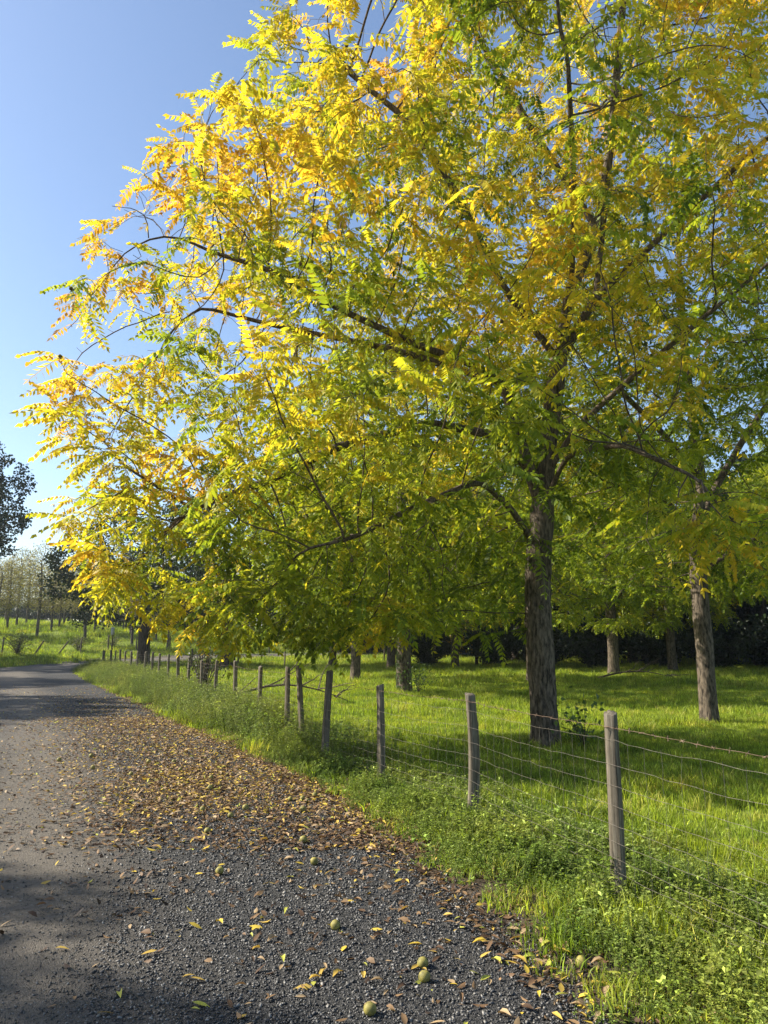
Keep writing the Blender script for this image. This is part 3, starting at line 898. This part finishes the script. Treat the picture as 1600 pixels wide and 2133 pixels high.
# wood behind the paddock
wood = broad_tree('evergreen_tree', 12, .6, 5.0, 4.5, 51, 900, .3, .30, 44, ((.012, .024, .008), (.03, .052, .013)), M['dark_bark'], fork=.15, patchy=.25)
wood.location = (9, 52, .2)
tag(wood, 'dark evergreen tree filling the back of the paddock behind the small shaded walnut', 'tree', 'dark evergreens closing the paddock')
i = 0
for x, y, sc, rz in ((16.5, 50, 1.1, 1), (23.5, 47, 1.15, 2), (30, 44, 1.1, 3), (36, 41, 1.2, 4), (2.5, 60, 1.1, 5), (-4, 72, 1.1, .5), (13, 60, 1.3, 2.6), (24, 58, 1.3, 3.6), (7, 66, 1.4, 1.5), (34, 54, 1.4, .7), (43, 47, 1.4, 1.9), (41, 36, 1.2, 4.9), (-1.5, 63, 1.2, 3.3), (19, 68, 1.5, 5.5), (27.5, 52, 1.2, 2.2), (33, 60, 1.4, .2)):
    o = copy_tree(wood); o.location = (x, y, .1); o.rotation_euler = (0, 0, rz); o.scale = (sc,)*3
    o['label'] = 'dark evergreen tree in the shaded wood behind the hedge'
yl = broad_tree('maple_tree', 6.2, .8, 2.6, 2.4, 57, 260, .11, .15, 22, ((.30, .22, .02), (.55, .34, .03)), M['dark_bark'], fork=.2, clump=.34, patchy=.3)
yl.location = (5.8, 47.5, .1)
tag(yl, 'small golden yellow autumn tree at the back of the paddock', 'tree')

# dark hedge shrubs at the foot of the wood
def shrub(name, h, w, seed, nleaf, leaf, cols, mat='oak_leaf'):
    r = np.random.default_rng(seed)
    ch, tips = [], []
    ns = 26 if h > 1.4 else 9
    for k in range(ns):
        a = r.uniform(0, 6.28); e = r.uniform(.15, 1)
        t = np.linspace(0, 1, 5)[:, None]
        tip = np.array([math.cos(a)*w*e, math.sin(a)*w*e, h*(1.05-.55*e*e)*r.uniform(.75, 1)])
        pts = tip*np.array([1, 1, 1])*t+np.array([0, 0, .25*h])*np.sin(t*math.pi)*.6
        pts[0, 2] = -.05
        ch.append((pts, np.linspace(.02, .004, 5)*min(1, h/1.6)))
        for s in range(nleaf//ns):
            u = r.uniform(.12, 1)
            p = np.array([np.interp(u, t[:, 0], pts[:, j]) for j in range(3)])
            tips.append(p+r.normal(size=3)*np.array([.2, .2, .18])*min(1, h))
    root = empty(name)
    V, Fq = tubes(ch, 4)
    link('stems', mesh_data('stems', V, [Fq], M['dark_bark'], smooth=True), root)['kind'] = 'stuff'
    P = np.array(tips); P[:, 2] = np.maximum(P[:, 2], .04); m = len(P)
    D = nrm(rand_unit(r, m)+np.array([0, 0, .1])); Nn = nrm(rand_unit(r, m)+np.array([0, 0, .8]))
    ln = leaf*r.uniform(.7, 1.3, m)
    V, *tr = leaf_quads(P, D, Nn, ln, ln*.3)
    k = r.uniform(0, 1, (m, 1)); col = np.repeat(np.array(cols[0])*(1-k)+np.array(cols[1])*k, 5, axis=0)
    link('foliage', mesh_data('foliage', V, tr, M[mat], col=col), root)['kind'] = 'stuff'
    return root
hs = shrub('shrub', 2.6, 2.4, 61, 9000, .2, ((.012, .022, .008), (.035, .055, .016)))
hs.location = (6.5, 45.5, 0)
tag(hs, 'dark leafy shrub in the shaded hedge behind the paddock', 'shrub', 'shrubs of the shaded hedge')
for k, (x, y, sc) in enumerate(((9.6, 45, .9), (12.6, 44, 1.1), (15.8, 43.5, 1.0), (18.6, 42, 1.15), (21.6, 41, 1.0), (24.6, 39.6, 1.2), (27.6, 38, 1.1), (2.6, 47, .8))):
    o = copy_tree(hs); o.location = (x, y, 0); o.rotation_euler = (0, 0, k*1.7); o.scale = (sc,)*3
GREEN = ((.05, .10, .02), (.11, .17, .03))
sb = shrub('bramble_bush', .7, .55, 63, 150, .085, ((.05, .10, .02), (.13, .20, .035)))
sb.location = (3.02, 11.55, height(3.02, 11.55)); tag(sb, 'dark broad leaved bramble against the foot of the big walnut trunk', 'bush')
sb2 = shrub('bush', .8, .55, 64, 320, .07, GREEN)
sb2.location = (1.05, 23.0, height(1.05, 23)); tag(sb2, 'little bush at the foot of the ivy clad trunk', 'bush')
sb3 = shrub('bush', 1.5, 1.5, 65, 1100, .09, ((.05, .07, .02), (.12, .13, .05)))
sb3.location = (-25.1, 51.5, height(-25.1, 51.5)); tag(sb3, 'rank weedy bush beside the leaning posts of the hillside fence', 'bush')
sb4 = shrub('sapling_bush', 1.75, .7, 66, 520, .075, ((.035, .05, .02), (.09, .09, .035)))
sb4.location = (-4.9, 20.6, 0); tag(sb4, 'scraggy dark sapling growing through the fence', 'bush')
for k, (x, y, sc, lb) in enumerate(((-22.6, 55.5, .75, 'low weedy bush beside the upright posts of the hillside fence'), (-20.8, 57.6, .6, 'small weedy bush at the road bend under the hillside fence'))):
    o = copy_tree(sb3); o.location = (x, y, height(x, y)); o.rotation_euler = (0, 0, k+1); o.scale = (sc,)*3; o['label'] = lb

# ivy on the sunny side of one trunk
r = np.random.default_rng(71)
m = 420
a = r.uniform(R(115), R(250), m); z = r.uniform(.1, 2.6, m)
Nn = np.stack([np.cos(a), np.sin(a), np.zeros(m)], -1)
P = Nn*.26+np.stack([np.zeros(m), np.zeros(m), z], -1)
D = nrm(np.stack([-np.sin(a), np.cos(a), np.zeros(m)], -1)*r.normal(size=(m, 1))+np.array([0, 0, -.7]))
V, *tr = leaf_quads(P, D, nrm(Nn+.4*rand_unit(r, m)), r.uniform(.05, .1, m), r.uniform(.025, .04, m))
iv = link('ivy', mesh_data('ivy', V, tr, M['oak_leaf'], col=np.tile(np.array([.05, .08, .02]), (len(V), 1))), tc_)
iv['kind'] = 'stuff'

# ------------------------------------------------ young trees in rows on the hillside
def hill_tree(seed, ht):
    return broad_tree('poplar_tree', ht, 2.4, 1.9, 1.9, seed, 1500, .12, .12, 4, ((.27, .27, .10), (.38, .32, .10)), M['grey_bark'], fork=.72, clump=.3, step=.27, kill=.27, limb_min=.05, patchy=.2, r0=.009)
hk = [hill_tree(81, 8.4), hill_tree(82, 9.0), hill_tree(83, 8.0)]
HL = 'young half bare poplar with thin dark trunk in the hillside plantation'
r = np.random.default_rng(9)
spots = []
for row in range(9):
    for k in range(16):
        y = 60.5+row*6.2+r.uniform(-.8, .8); x = -44+k*3.3+row*1.1+r.uniform(-.6, .6)
        d = (x+23)*(-.81)+(y-45.5)*.585
        if d > 3.2 and x > -.62*y and x < -3: spots.append((x, y))
used = [False]*3
for k, (x, y) in enumerate(spots):
    v = int(r.integers(0, 3))
    if used[v]: o = copy_tree(hk[v])
    else: o = hk[v]; used[v] = True
    o.location = (x, y, float(height(x, y))); o.rotation_euler = (0, 0, r.uniform(0, 6.28)); s = r.uniform(.72, .95); o.scale = (s, s, s)
    tag(o, HL, 'tree', 'poplars of the hillside plantation')
for k in range(26):
    x = -66+k*2.7+r.uniform(-.8, .8); y = 108-.22*x+r.uniform(-3, 3)
    o = copy_tree(hs); o.location = (x, y, float(height(x, y))-.1); o.rotation_euler = (0, 0, k*1.3); o.scale = (1.5, 1.5, r.uniform(1.3, 2.0))
    tag(o, 'dusky thicket shrub behind the hillside poplars', 'shrub', 'thicket on the hill crest')
print('hill trees', len(spots))

# ------------------------------------------------------------------ fences
def post_mesh(h, rad, seed, sides=18, sub=.08):
    r = np.random.default_rng(seed)
    zs = np.concatenate([[-sub], np.linspace(0, h, 14)])
    th = np.arange(sides)*2*math.pi/sides
    prof = 1+.06*np.sin(th*2+r.uniform(0, 6))+.05*np.sin(th*3+r.uniform(0, 6))
    gi = r.integers(0, sides); prof[gi] *= .62; prof[(gi+1) % sides] *= .96
    g2 = (gi+sides//2+r.integers(-3, 3)) % sides; prof[g2] *= .8
    V = []
    bend = r.normal(size=2)*.008
    for z in zs:
        u = max(z, 0)/h
        q = rad*(1.08-.14*u)*prof*(1+.025*r.normal(size=sides)*(z > 0))
        V.append(np.stack([np.cos(th)*q+bend[0]*math.sin(u*3.1), np.sin(th)*q+bend[1]*math.sin(u*3.1), np.full(sides, z)+(.012*np.cos(th+seed)+.004*r.normal(size=sides) if u > .99 else 0)], -1))
    # cap
    top = V[-1].copy(); top[:, :2] *= .9; top[:, 2] += .006; V.append(top)
    V = np.concatenate(V); n = len(zs)+1
    i = np.arange(n-1)[:, None]*sides; j = np.arange(sides)[None]; j2 = (j+1) % sides
    Fq = np.stack([i+j, i+j2, i+sides+j2, i+sides+j], -1).reshape(-1, 4)
    V = np.concatenate([V, [[0, 0, V[-sides:, 2].mean()]]])
    c = len(V)-1; b = (n-1)*sides
    Ft = np.array([[b+a, b+(a+1) % sides, c] for a in range(sides)])
    return mesh_data('post', V, [Fq, Ft], M['post'])
PM = [post_mesh(1.13, .047, s) for s in range(8)]
fence = empty('wire_fence', (FENCE[1][0], FENCE[1][1], 0))
tag(fence, 'wire mesh fence on weathered wooden posts running along the road and paddock', 'fence')
fo = np.array([FENCE[1][0], FENCE[1][1], 0])
r = np.random.default_rng(17)
tops = []
for k, (x, y) in enumerate(FENCE):
    o = link('post', PM[k % 8], fence)
    o.location = np.array([x, y, height(x, y)])-fo
    hgt = r.uniform(.97, 1.05)
    o.scale = (r.uniform(.88, 1.12), r.uniform(.88, 1.12), hgt)
    o.rotation_euler = (r.normal()*.015, r.normal()*.018, r.uniform(0, 6.28))
    if k == 5: o.rotation_euler[1] = .07; o.scale = (.95, .95, 1.07)
    if k == 1: o.rotation_euler = (0, -.004, 2.2); o.scale = (1.02, 1.02, 1.0)
# rear fence of the paddock, from the far corner to the right
HS = [.09, .17, .25, .35, .45, .57, .69, .82, .97, 1.05]
def wire_path(h, pts, sag, seed, off=.05):
    r = np.random.default_rng(seed); out = []
    for (a, b) in zip(pts[:-1], pts[1:]):
        nseg = 22 if a[1] < 20 else 5
        d = (b-a)/np.linalg.norm(b-a); nn = np.array([-d[1], d[0]])
        for s in np.linspace(0, 1, nseg, endpoint=False):
            p = a+(b-a)*s-nn*(-off)
            out.append((p[0], p[1], h-sag*4*s*(1-s)+r.normal()*.0035*(1 if 0 < s < 1 else 0)))
    return np.array(out)
nnear = 19
for k, h in enumerate(HS):
    W = wire_path(h, FENCE[:nnear+4], .018 if k < 9 else .012, 100+k)
    V, Fq = tubes([(W-fo, np.full(len(W), .0010 if k < 9 else .0014))], 4)
    link('wire', mesh_data('wire', V, [Fq], M['wire'] if k < 9 else M['rust'], smooth=True), fence)
W = wire_path(1.05, FENCE[:nnear+4], .012, 109)
L = np.concatenate([[0], np.cumsum(np.linalg.norm(np.diff(W, axis=0), axis=1))])
bs = []
for s in np.arange(.05, 16, .115):
    p = np.array([np.interp(s, L, W[:, j]) for j in range(3)])-fo
    for q in range(2):
        d = rand_unit(r, 1)[0]*.018
        bs.append((np.array([p-d, p, p+d]), np.array([.0016, .0024, .0016])))
V, Fq = tubes(bs, 3)
link('barbs', mesh_data('barbs', V, [Fq], M['rust']), fence)['kind'] = 'stuff'
W0 = wire_path(0, FENCE[:12], 0, 1)
L = np.concatenate([[0], np.cumsum(np.linalg.norm(np.diff(W0, axis=0), axis=1))])
stay_me = []
for s in range(5):
    zz = np.linspace(.09, .97, 9)
    V, Fq = tubes([(np.stack([r.normal(size=9)*.004, r.normal(size=9)*.004, zz], -1), np.full(9, .0010))], 3)
    stay_me.append(mesh_data('stay_wire', V, [Fq], M['wire'], smooth=True))
for k, s in enumerate(np.arange(.4, 19.5, .155)):
    p = np.array([np.interp(s, L, W0[:, j]) for j in range(3)])
    o = link('stay_wire', stay_me[k % 5], fence); o.location = (p[0]-fo[0], p[1]-fo[1], 0)

def simple_fence(name, pts, leans, label, hp=1.05, wires=(.35, .65, .95), seed=0, prad=1.0):
    r = np.random.default_rng(seed)
    root = empty(name, (pts[0][0], pts[0][1], float(height(*pts[0])))); tag(root, label, 'fence')
    o0 = np.array(root.location); heads = []
    for k, (x, y) in enumerate(pts):
        z = float(height(x, y))
        o = link('post', PM[(k*3+seed) % 8], root); o.location = np.array([x, y, z])-o0
        s = r.uniform(.9, 1.05)*hp/1.13
        o.scale = (1.0*prad, 1.0*prad, s); o.rotation_euler = (0, leans[k] if k < len(leans) else r.normal()*.03, 0)
        heads.append((x, y, z))
    H = np.array(heads)
    for h in wires:
        W = np.concatenate([np.linspace(H[i], H[i+1], 5, endpoint=False) for i in range(len(H)-1)]+[H[-1:]])+np.array([0, -.06, h])-o0
        V, Fq = tubes([(W, np.full(len(W), .0022))], 3)
        link('wire', mesh_data('wire', V, [Fq], M['wire']), root)
    return root
hp_ = [(-30, 46.5), (-27.6, 49.0), (-25.7, 50.6), (-24.3, 52.4), (-23.2, 53.6), (-22.2, 55), (-20.9, 56.9), (-19.3, 58.6), (-17.2, 60.4), (-14.8, 62), (-12.4, 63.2), (-9.8, 64.2), (-7, 65.2), (-4, 66), (-.5, 66.6), (3, 67.2)]
simple_fence('wire_fence', hp_, [.02, .12, .05, .55, .62, .05, .02, -.02], 'straggling fence of dark leaning posts along the hillside foot', 1.15, seed=2, prad=1.15)
bp = [(-15.0, 41.4), (-13.4, 43.0), (-11.4, 44.7), (-9.0, 46.6), (-6.4, 48.6), (-3.4, 50.4), (0, 51.8), (3.6, 52.8)]
simple_fence('wire_fence', bp[1:], [], 'rear post and wire fence of the paddock beside the road bend', 1.1, seed=4, prad=1.1)

# slim marker pole with a white tag near the fence corner
mp = empty('marker_pole', (-16.1, 44.5, 0)); tag(mp, 'slim marker pole with a white tag at the far fence corner', 'pole')
V, Fq = tubes([(np.array([(0, 0, -.1), (0, 0, 1.2), (0, 0, 2.35)]), np.array([.04, .038, .034]))], 8)
link('pole', mesh_data('pole', V, [Fq], M['dark_bark'], smooth=True), mp)
bx = np.array([(a, b, c) for a in (-.1, .1) for b in (-.07, -.045) for c in (1.95, 2.4)])
Fb = np.array([(0, 1, 3, 2), (4, 6, 7, 5), (0, 4, 5, 1), (2, 3, 7, 6), (0, 2, 6, 4), (1, 5, 7, 3)])
link('tag', mesh_data('tag', bx, [Fb], M['white_paint']), mp)
# pale end post at the far corner
o = link('end_post', PM[3]); o.location = (-15.7, 42.2, 0); o.scale = (1.5, 1.5, .95)
tag(o, 'pale stout end post at the far fence corner', 'post')

# fallen dead branches
def dead_branch(loc, rz, L, seed, label, lift=.25):
    r = np.random.default_rng(seed); ch = []
    t = np.linspace(0, 1, 9)[:, None]
    main = np.concatenate([t*L-L/2, .12*L*np.sin(t*3)*r.uniform(-1, 1), .05+lift*np.sin(t*math.pi)], 1)
    ch.append((main, np.linspace(.045, .008, 9)))
    for k in range(9):
        i = r.integers(1, 8); a = r.uniform(-1.3, 1.3); l = L*r.uniform(.15, .4)
        d = np.array([math.cos(a), math.sin(a), r.uniform(-.15, .9)])*l
        q = np.linspace(0, 1, 5)[:, None]
        pts = main[i]+d*q+r.normal(size=(5, 3))*.03*l; pts[:, 2] = np.maximum(pts[:, 2], .03)
        ch.append((pts, np.linspace(.02, .005, 5)))
    V, Fq = tubes(ch, 5)
    o = link('dead_branch', mesh_data('dead_branch', V, [Fq], M['limb'], smooth=True), loc=(loc[0], loc[1], float(height(*loc))))
    o.rotation_euler = (0, 0, rz); tag(o, label, 'branch')
dead_branch((-2.5, 19.0), .15, 3.4, 1, 'grey dead branch lying in the grass behind the fence posts', .45)
dead_branch((10.6, 31.8), -.12, 3.2, 2, 'dark dead branch lying on the shaded paddock grass', .3)

# ------------------------------------------------------------------ grass, weeds, stones, leaves
def tuft(*a):
    V, Fb, tone = blades(*a)
    return proto('grass_tuft', V, Fb, M['grass'], tone=tone)
GR = [tuft(44, .15, .035, .10, .0034, .8, q) for q in range(4)]+[tuft(30, .13, .08, .19, .0036, .7, 9)]
def grass(name, zones, label, inside, scl):
    xs, ys, ss = [], [], []
    for (y0, y1, dens, s) in zones:
        x, y = wedge(y0, y1, dens)
        k = inside(x, y); xs.append(x[k]); ys.append(y[k]); ss.append(np.full(k.sum(), s))
    x, y, s = map(np.concatenate, (xs, ys, ss)); n = len(x)
    pat = vnoise(x*.9, y*.9, 4.2)
    s = s*rng.uniform(.7, 1.25, n)*(.7+.65*pat)*scl
    rot = np.stack([rng.normal(size=n)*.08, rng.normal(size=n)*.08, rng.uniform(0, 6.28, n)], -1)
    pk = np.where(rng.uniform(0, 1, n) < .10+.25*(pat > .62), 4, rng.integers(0, 4, n))
    print(name, n)
    return scatter(name, np.stack([x, y, height(x, y)], -1), rot, s, pk, GR, label, 'grass')
grass('paddock_grass', [(2.5, 9, 95, .8), (9, 16, 80, .88), (16, 26, 44, 1.1), (26, 46, 17, 1.7), (46, 58, 8, 2.2)], 'sunlit short green grass of the paddock',
      lambda x, y: (x > fence_x(np.minimum(y, 41))-.25+.3*(vnoise(x*2, y*2, 1)-.5)) & ((x > np.interp(y, [47, 51, 54.5, 57.5, 60], [-17, -15.3, -11.8, -5.7, 3])) | (y < 46)), 1.0)
grass('verge_grass', [(2.6, 7, 60, .9), (7, 16, 45, 1.0), (16, 40, 14, 1.5)], 'tufts of grass growing between weeds on the road verge',
      lambda x, y: (x < fence_x(np.minimum(y, 41))+.2) & (x > edge_x(y)-.05+.5*vnoise(x*2.5, y*2.5, 12)*np.where(y < 12, 1.2, .4)) & (vnoise(x*1.3, y*1.3, 22) > .36), 1.05)
grass('hillside_grass', [(44, 60, 6, 2.6), (60, 100, 3.2, 3.2)], 'rough grass of the hillside beyond the road',
      lambda x, y: ((x+23)*(-.81)+(y-45.5)*.585 > 1.0) & (x < 6), 1.0)

WD = [weed(12, .15, .06, .17, 11, .024, .007, M['weed'], 1, 'leafy_weed'), weed(15, .16, .04, .12, 9, .019, .007, M['weed'], 2, 'leafy_weed'),
      weed(9, .12, .10, .28, 16, .030, .006, M['weed'], 3, 'leafy_weed'), weed(5, .10, .03, .09, 7, .042, .014, M['weed'], 4, 'leafy_weed', .9)]
x, y = wedge(2.6, 14, 210)
fx, ex = fence_x(y), edge_x(y)
u = (x-ex)/(fx-ex)
den = sst(-.02, .42, u+.35*(vnoise(x*2.3, y*2.3, 7)-.5))*(1-sst(1.1, 2.3, u))
den *= .06+.70*sst(.32, .6, vnoise(x*1.5, y*1.5, 2.5)*.7+.3*vnoise(x*5, y*5, 6))
k = rng.uniform(0, 1, len(x)) < den
x, y, u = x[k], y[k], u[k]; n = len(x)
sc = rng.uniform(.7, 1.25, n)*(.55+.6*sst(.1, .8, u))
pk = rng.choice([0, 1, 2, 3], n, p=[.36, .34, .22, .08])
scatter('verge_weeds', np.stack([x, y, height(x, y)], -1), np.stack([rng.normal(size=n)*.1, rng.normal(size=n)*.1, rng.uniform(0, 6.28, n)], -1), sc, pk, WD, 'low leafy green weeds along the foot of the fence', 'weeds')
print('verge weeds', n)
FW = [weed(16, .22, .28, .58, 34, .035, .0045, M['feather'], 11, 'feathery_weed', .45), weed(14, .2, .22, .5, 30, .04, .006, M['feather'], 12, 'feathery_weed', .6), weed(12, .2, .18, .4, 22, .045, .011, M['weed'], 13, 'feathery_weed', .6)]
x, y = wedge(10, 42, 26)
fx, ex = fence_x(y), edge_x(y)
u = (x-ex)/(fx-ex)
den = sst(-.05, .35, u+.5*(vnoise(x*.9, y*.9, 17)-.5))*(1-sst(1.0, 1.35, u))*sst(10, 14.5, y)
k = rng.uniform(0, 1, len(x)) < den
x, y, u = x[k], y[k], u[k]; n = len(x)
scatter('feathery_weeds', np.stack([x, y, height(x, y)], -1), np.stack([rng.normal(size=n)*.1, rng.normal(size=n)*.1, rng.uniform(0, 6.28, n)], -1),
        rng.uniform(.7, 1.3, n)*(.6+.5*sst(0, .6, u)), rng.choice([0, 1, 2], n, p=[.45, .35, .2]), FW, 'tall feathery weeds on the verge between road and far fence posts', 'weeds')
print('feather', n)

# gravel stones
def stone(seed):
    import bmesh
    rr = np.random.default_rng(seed)
    bm = bmesh.new(); bmesh.ops.create_icosphere(bm, subdivisions=1, radius=1)
    V = np.array([v.co[:] for v in bm.verts])
    for _ in range(7):
        d = rand_unit(rr, 1)[0]; c = rr.uniform(.25, .6); s = V@d
        V = V-np.outer(np.maximum(s-c, 0), d)
    V *= np.array([1.0, rr.uniform(.7, .95), rr.uniform(.5, .75)])
    F_ = np.array([[v.index for v in f.verts] for f in bm.faces]); bm.free()
    return proto('gravel_stone', V, [F_], M['stone'])
ST = [stone(s) for s in range(6)]
xs, ys, ss = [], [], []
for y0, y1, d0, s0 in ((3.2, 5, 4400, .0092), (5, 7.5, 2300, .0115), (7.5, 12, 700, .015), (12, 22, 110, .02)):
    x, y = wedge(y0, y1, d0, right=.34 if y0 < 5 else .12, left=.56)
    e = edge_x(y)-x
    dn = sst(-.45, .15, e)*(1-.86*sst(1.2, 2.7, e+.9*(vnoise(x*.8, y*.8, 3)-.5)))
    k = rng.uniform(0, 1, len(x)) < dn
    xs.append(x[k]); ys.append(y[k]); ss.append(s0*np.exp(np.clip(rng.normal(size=k.sum())*.36, -1, .62))*np.where(e[k] > 2.2, .75, 1))
x, y, s = map(np.concatenate, (xs, ys, ss)); n = len(x)
z = np.where(x < edge_x(y), road_z(x, y)+(vnoise(x*1.3, y*1.3, 2.2)-.5)*.02, height(x, y))
scatter('loose_gravel', np.stack([x, y, z+s*.15], -1), rng.uniform(0, 6.28, (n, 3))*np.array([.2, .2, 1])-np.array([.6, .6, 0]), s, rng.integers(0, 6, n), ST, 'loose dark grey angular gravel on the road surface', 'gravel')
print('stones', n)

# leaf litter
def leaflet(seed):
    r = np.random.default_rng(seed)
    L = 1.0; w = r.uniform(.13, .2); c = r.uniform(.02, .3); tw = r.uniform(-.25, .25); fold = r.uniform(.1, .9)
    us = np.array([0, .28, .62, 1.0]); ws = np.array([.02, 1, .85, .0])*w
    V = []
    for u, ww in zip(us, ws):
        zc = c*4*u*(1-u)*.35+(.15*c*u)
        V += [(u-.5, -ww, zc+fold*ww+tw*ww*u), (u-.5, 0, zc), (u-.5, ww, zc+fold*ww-tw*ww*u)]
    V = np.array(V)
    Fq = np.array([(3*a+b, 3*a+b+1, 3*a+b+4, 3*a+b+3) for a in range(3) for b in range(2)])
    return V, Fq
LT = [leaflet(s) for s in range(8)]
LC = np.array([(.080, .046, .026), (.15, .088, .045), (.25, .155, .078), (.40, .28, .15), (.50, .34, .07), (.58, .42, .06), (.42, .42, .07), (.045, .028, .02)])
def litter_density(x, y):
    e = edge_x(y)-x                       # distance left of the road edge
    core = np.exp(-(np.abs(e-.9)/1.3)**2.2)*(.05+.95*sst(4.3, 9.0, y+.35*e+1.2*(vnoise(x*1.4, y*1.4, 31)-.5)))*(1-.8*sst(13, 22, y))*(1-sst(20, 28, y))
    core = core*(.55+.45*sst(.3, .6, vnoise(x*1.2, y*1.2, 8)))
    rim = (.35*np.exp(-((e+.1)/.35)**2)+.16*np.exp(-((e-.5)/.7)**2))*(y < 10)
    sparse = .035*sst(-1, 0, e)*(1-sst(3.5, 7, e))
    verge = .30*(e < .2)*(x < fence_x(y)+.6)
    return np.clip(core+rim+sparse+verge, 0, 1)
xs, ys = [], []
for y0, y1, d0 in ((3.2, 6, 460), (6, 10, 1700), (10, 16, 1350), (16, 27, 480)):
    x, y = wedge(y0, y1, d0, right=.5, left=.56)
    k = rng.uniform(0, 1, len(x)) < litter_density(x, y)
    xs.append(x[k]); ys.append(y[k])
x, y = map(np.concatenate, (xs, ys)); n = len(x)
size = rng.uniform(.030, .078, n)*np.where(y > 7, .9, 1)
bright = rng.uniform(0, 1, n)
ci = np.where(bright < .74, rng.choice([0, 1, 2, 3, 7], n, p=[.24, .30, .24, .12, .10]), rng.choice([3, 4, 5, 6], n, p=[.30, .35, .25, .10]))
near_edge = (y < 7)
ci = np.where(near_edge & (rng.uniform(0, 1, n) < .45), rng.choice([0, 1, 2, 7], n), ci)
zz = np.where(x < edge_x(y), road_z(x, y), height(x, y))+rng.uniform(.004, .022, n)
yaw = rng.uniform(0, 6.28, n); pit = rng.normal(size=n)*.25; rol = rng.normal(size=n)*.35
# the biggest-looking yellow leaves on the gravel are single things
cand = np.where((y < 9.5) & (bright > .62) & (np.abs(x) < .5*y))[0]
cand = cand[np.argsort(y[cand])][:260]
one = np.zeros(n, bool); one[cand] = True
Vs, Fs, Cs, off = [], [], [], 0
vi = rng.integers(0, 8, n); flip = rng.uniform(0, 1, n) < .4
for k in range(8):
    s = np.where((vi == k) & ~one)[0]
    V, Fq = LT[k]
    ca, sa = np.cos(yaw[s]), np.sin(yaw[s]); m = len(s)
    W = np.repeat(V[None], m, 0)*size[s][:, None, None]
    W[:, :, 2] *= np.where(flip[s], -1, 1)[:, None]
    W[:, :, 2] += W[:, :, 0]*pit[s][:, None]+W[:, :, 1]*rol[s][:, None]
    Xr = W[:, :, 0]*ca[:, None]-W[:, :, 1]*sa[:, None]; Yr = W[:, :, 0]*sa[:, None]+W[:, :, 1]*ca[:, None]
    W = np.stack([Xr+x[s][:, None], Yr+y[s][:, None], W[:, :, 2]+zz[s][:, None]], -1)
    Vs.append(W.reshape(-1, 3)); Fs.append((Fq[None]+(np.arange(m)*12)[:, None, None]+off).reshape(-1, 4)); off += m*12
    c = LC[ci[s]]*rng.uniform(.75, 1.25, (m, 1)); Cs.append(np.repeat(c, 12, axis=0))
o = link('leaf_litter', mesh_data('leaf_litter', np.concatenate(Vs), [np.concatenate(Fs)], M['litter'], col=np.concatenate(Cs)))
tag(o, 'carpet of fallen brown and yellow leaflets along the road edge', 'leaf litter', kind='stuff')
print('litter', n, 'single', len(cand))
fl_me = {}
for i in cand:
    c = int(ci[i]) if ci[i] in (3, 4, 5, 6) else int(rng.choice([3, 4, 5, 6])); k = int(vi[i] % 4)
    if (c, k) not in fl_me:
        V, Fq = LT[k]; fl_me[(c, k)] = mesh_data('fallen_leaf', V, [Fq], M['litter'], col=np.tile(LC[c], (12, 1)))
    o = link('fallen_leaf', fl_me[(c, k)], loc=(x[i], y[i], zz[i]))
    o.scale = (size[i]*1.15,)*3; o.rotation_euler = (rol[i]*.7, pit[i]*.7, yaw[i])
    on = x[i] < edge_x(y[i])-.05
    tag(o, 'single yellow fallen leaflet lying on the dark gravel' if on else 'single yellow fallen leaflet lying among the verge weeds', 'leaf', 'yellow leaflets scattered on the gravel' if on else 'yellow leaflets scattered on the verge')

# fallen walnuts
nm = [ball('walnut', .028, M['husk'], 1.06, 2, s) for s in range(3)]
nuts = [(.19, 3.95), (.19, 3.80), (-.06, 3.49), (-.27, 4.44), (-1.13, 5.43), (-1.47, 6.52), (-.64, 6.23), (-.5, 5.65), (-1.71, 7.34), (-1.39, 7.07), (-1.31, 7.38), (-1.87, 8.35), (-2.0, 8.95), (-.94, 7.8), (-.82, 7.82), (-.76, 7.71), (-2.51, 9.52), (-4.02, 10.57), (-4.32, 10.25), (-3.64, 9.66), (-3.08, 10.09), (-2.76, 10.13), (-3.01, 9.2), (1.15, 4.67), (.98, 4.0), (-.57, 8.35), (-.71, 7.98), (-.76, 7.3)]
for k, (a, b) in enumerate(nuts):
    o = link('walnut', nm[k % 3])
    s = 1.0 if k < 5 else rng.uniform(.85, 1.15)
    o.location = (a, b, float(road_z(a, b) if a < edge_x(b) else height(a, b))+.026*s); o.scale = (s,)*3
    o.rotation_euler = tuple(rng.uniform(0, 6, 3))
    if k in (0, 1): tag(o, 'one of two green walnuts lying together on bare gravel', 'walnut', 'pair of touching walnuts')
    elif k in (23, 24): tag(o, 'green walnut lying among weeds by the fence post', 'walnut', 'walnuts in the verge')
    elif k in (2, 3, 4): tag(o, 'green walnut lying alone on the bare dark gravel', 'walnut', 'walnuts lying alone on gravel')
    else: tag(o, 'green walnut lying in the carpet of fallen leaves', 'walnut', 'walnuts in the leaf litter')

# ------------------------------------------------------------------ faint autumn haze
hm, nt, out = new_mat('haze')
pv = N(nt, 'ShaderNodeVolumePrincipled')
pv.inputs['Color'].default_value = (.86, .92, 1.0, 1)
pv.inputs['Density'].default_value = .0004
pv.inputs['Anisotropy'].default_value = .3
nt.links.new(pv.outputs[0], out.inputs['Volume'])
bx = np.array([(a, b, c) for a in (-420, 420) for b in (-140, 520) for c in (-2.0, 26.0)])
hz = link('haze', mesh_data('haze', bx, [Fb], hm))
tag(hz, 'thin morning haze in the air over the paddock and hillside', 'haze', kind='stuff')
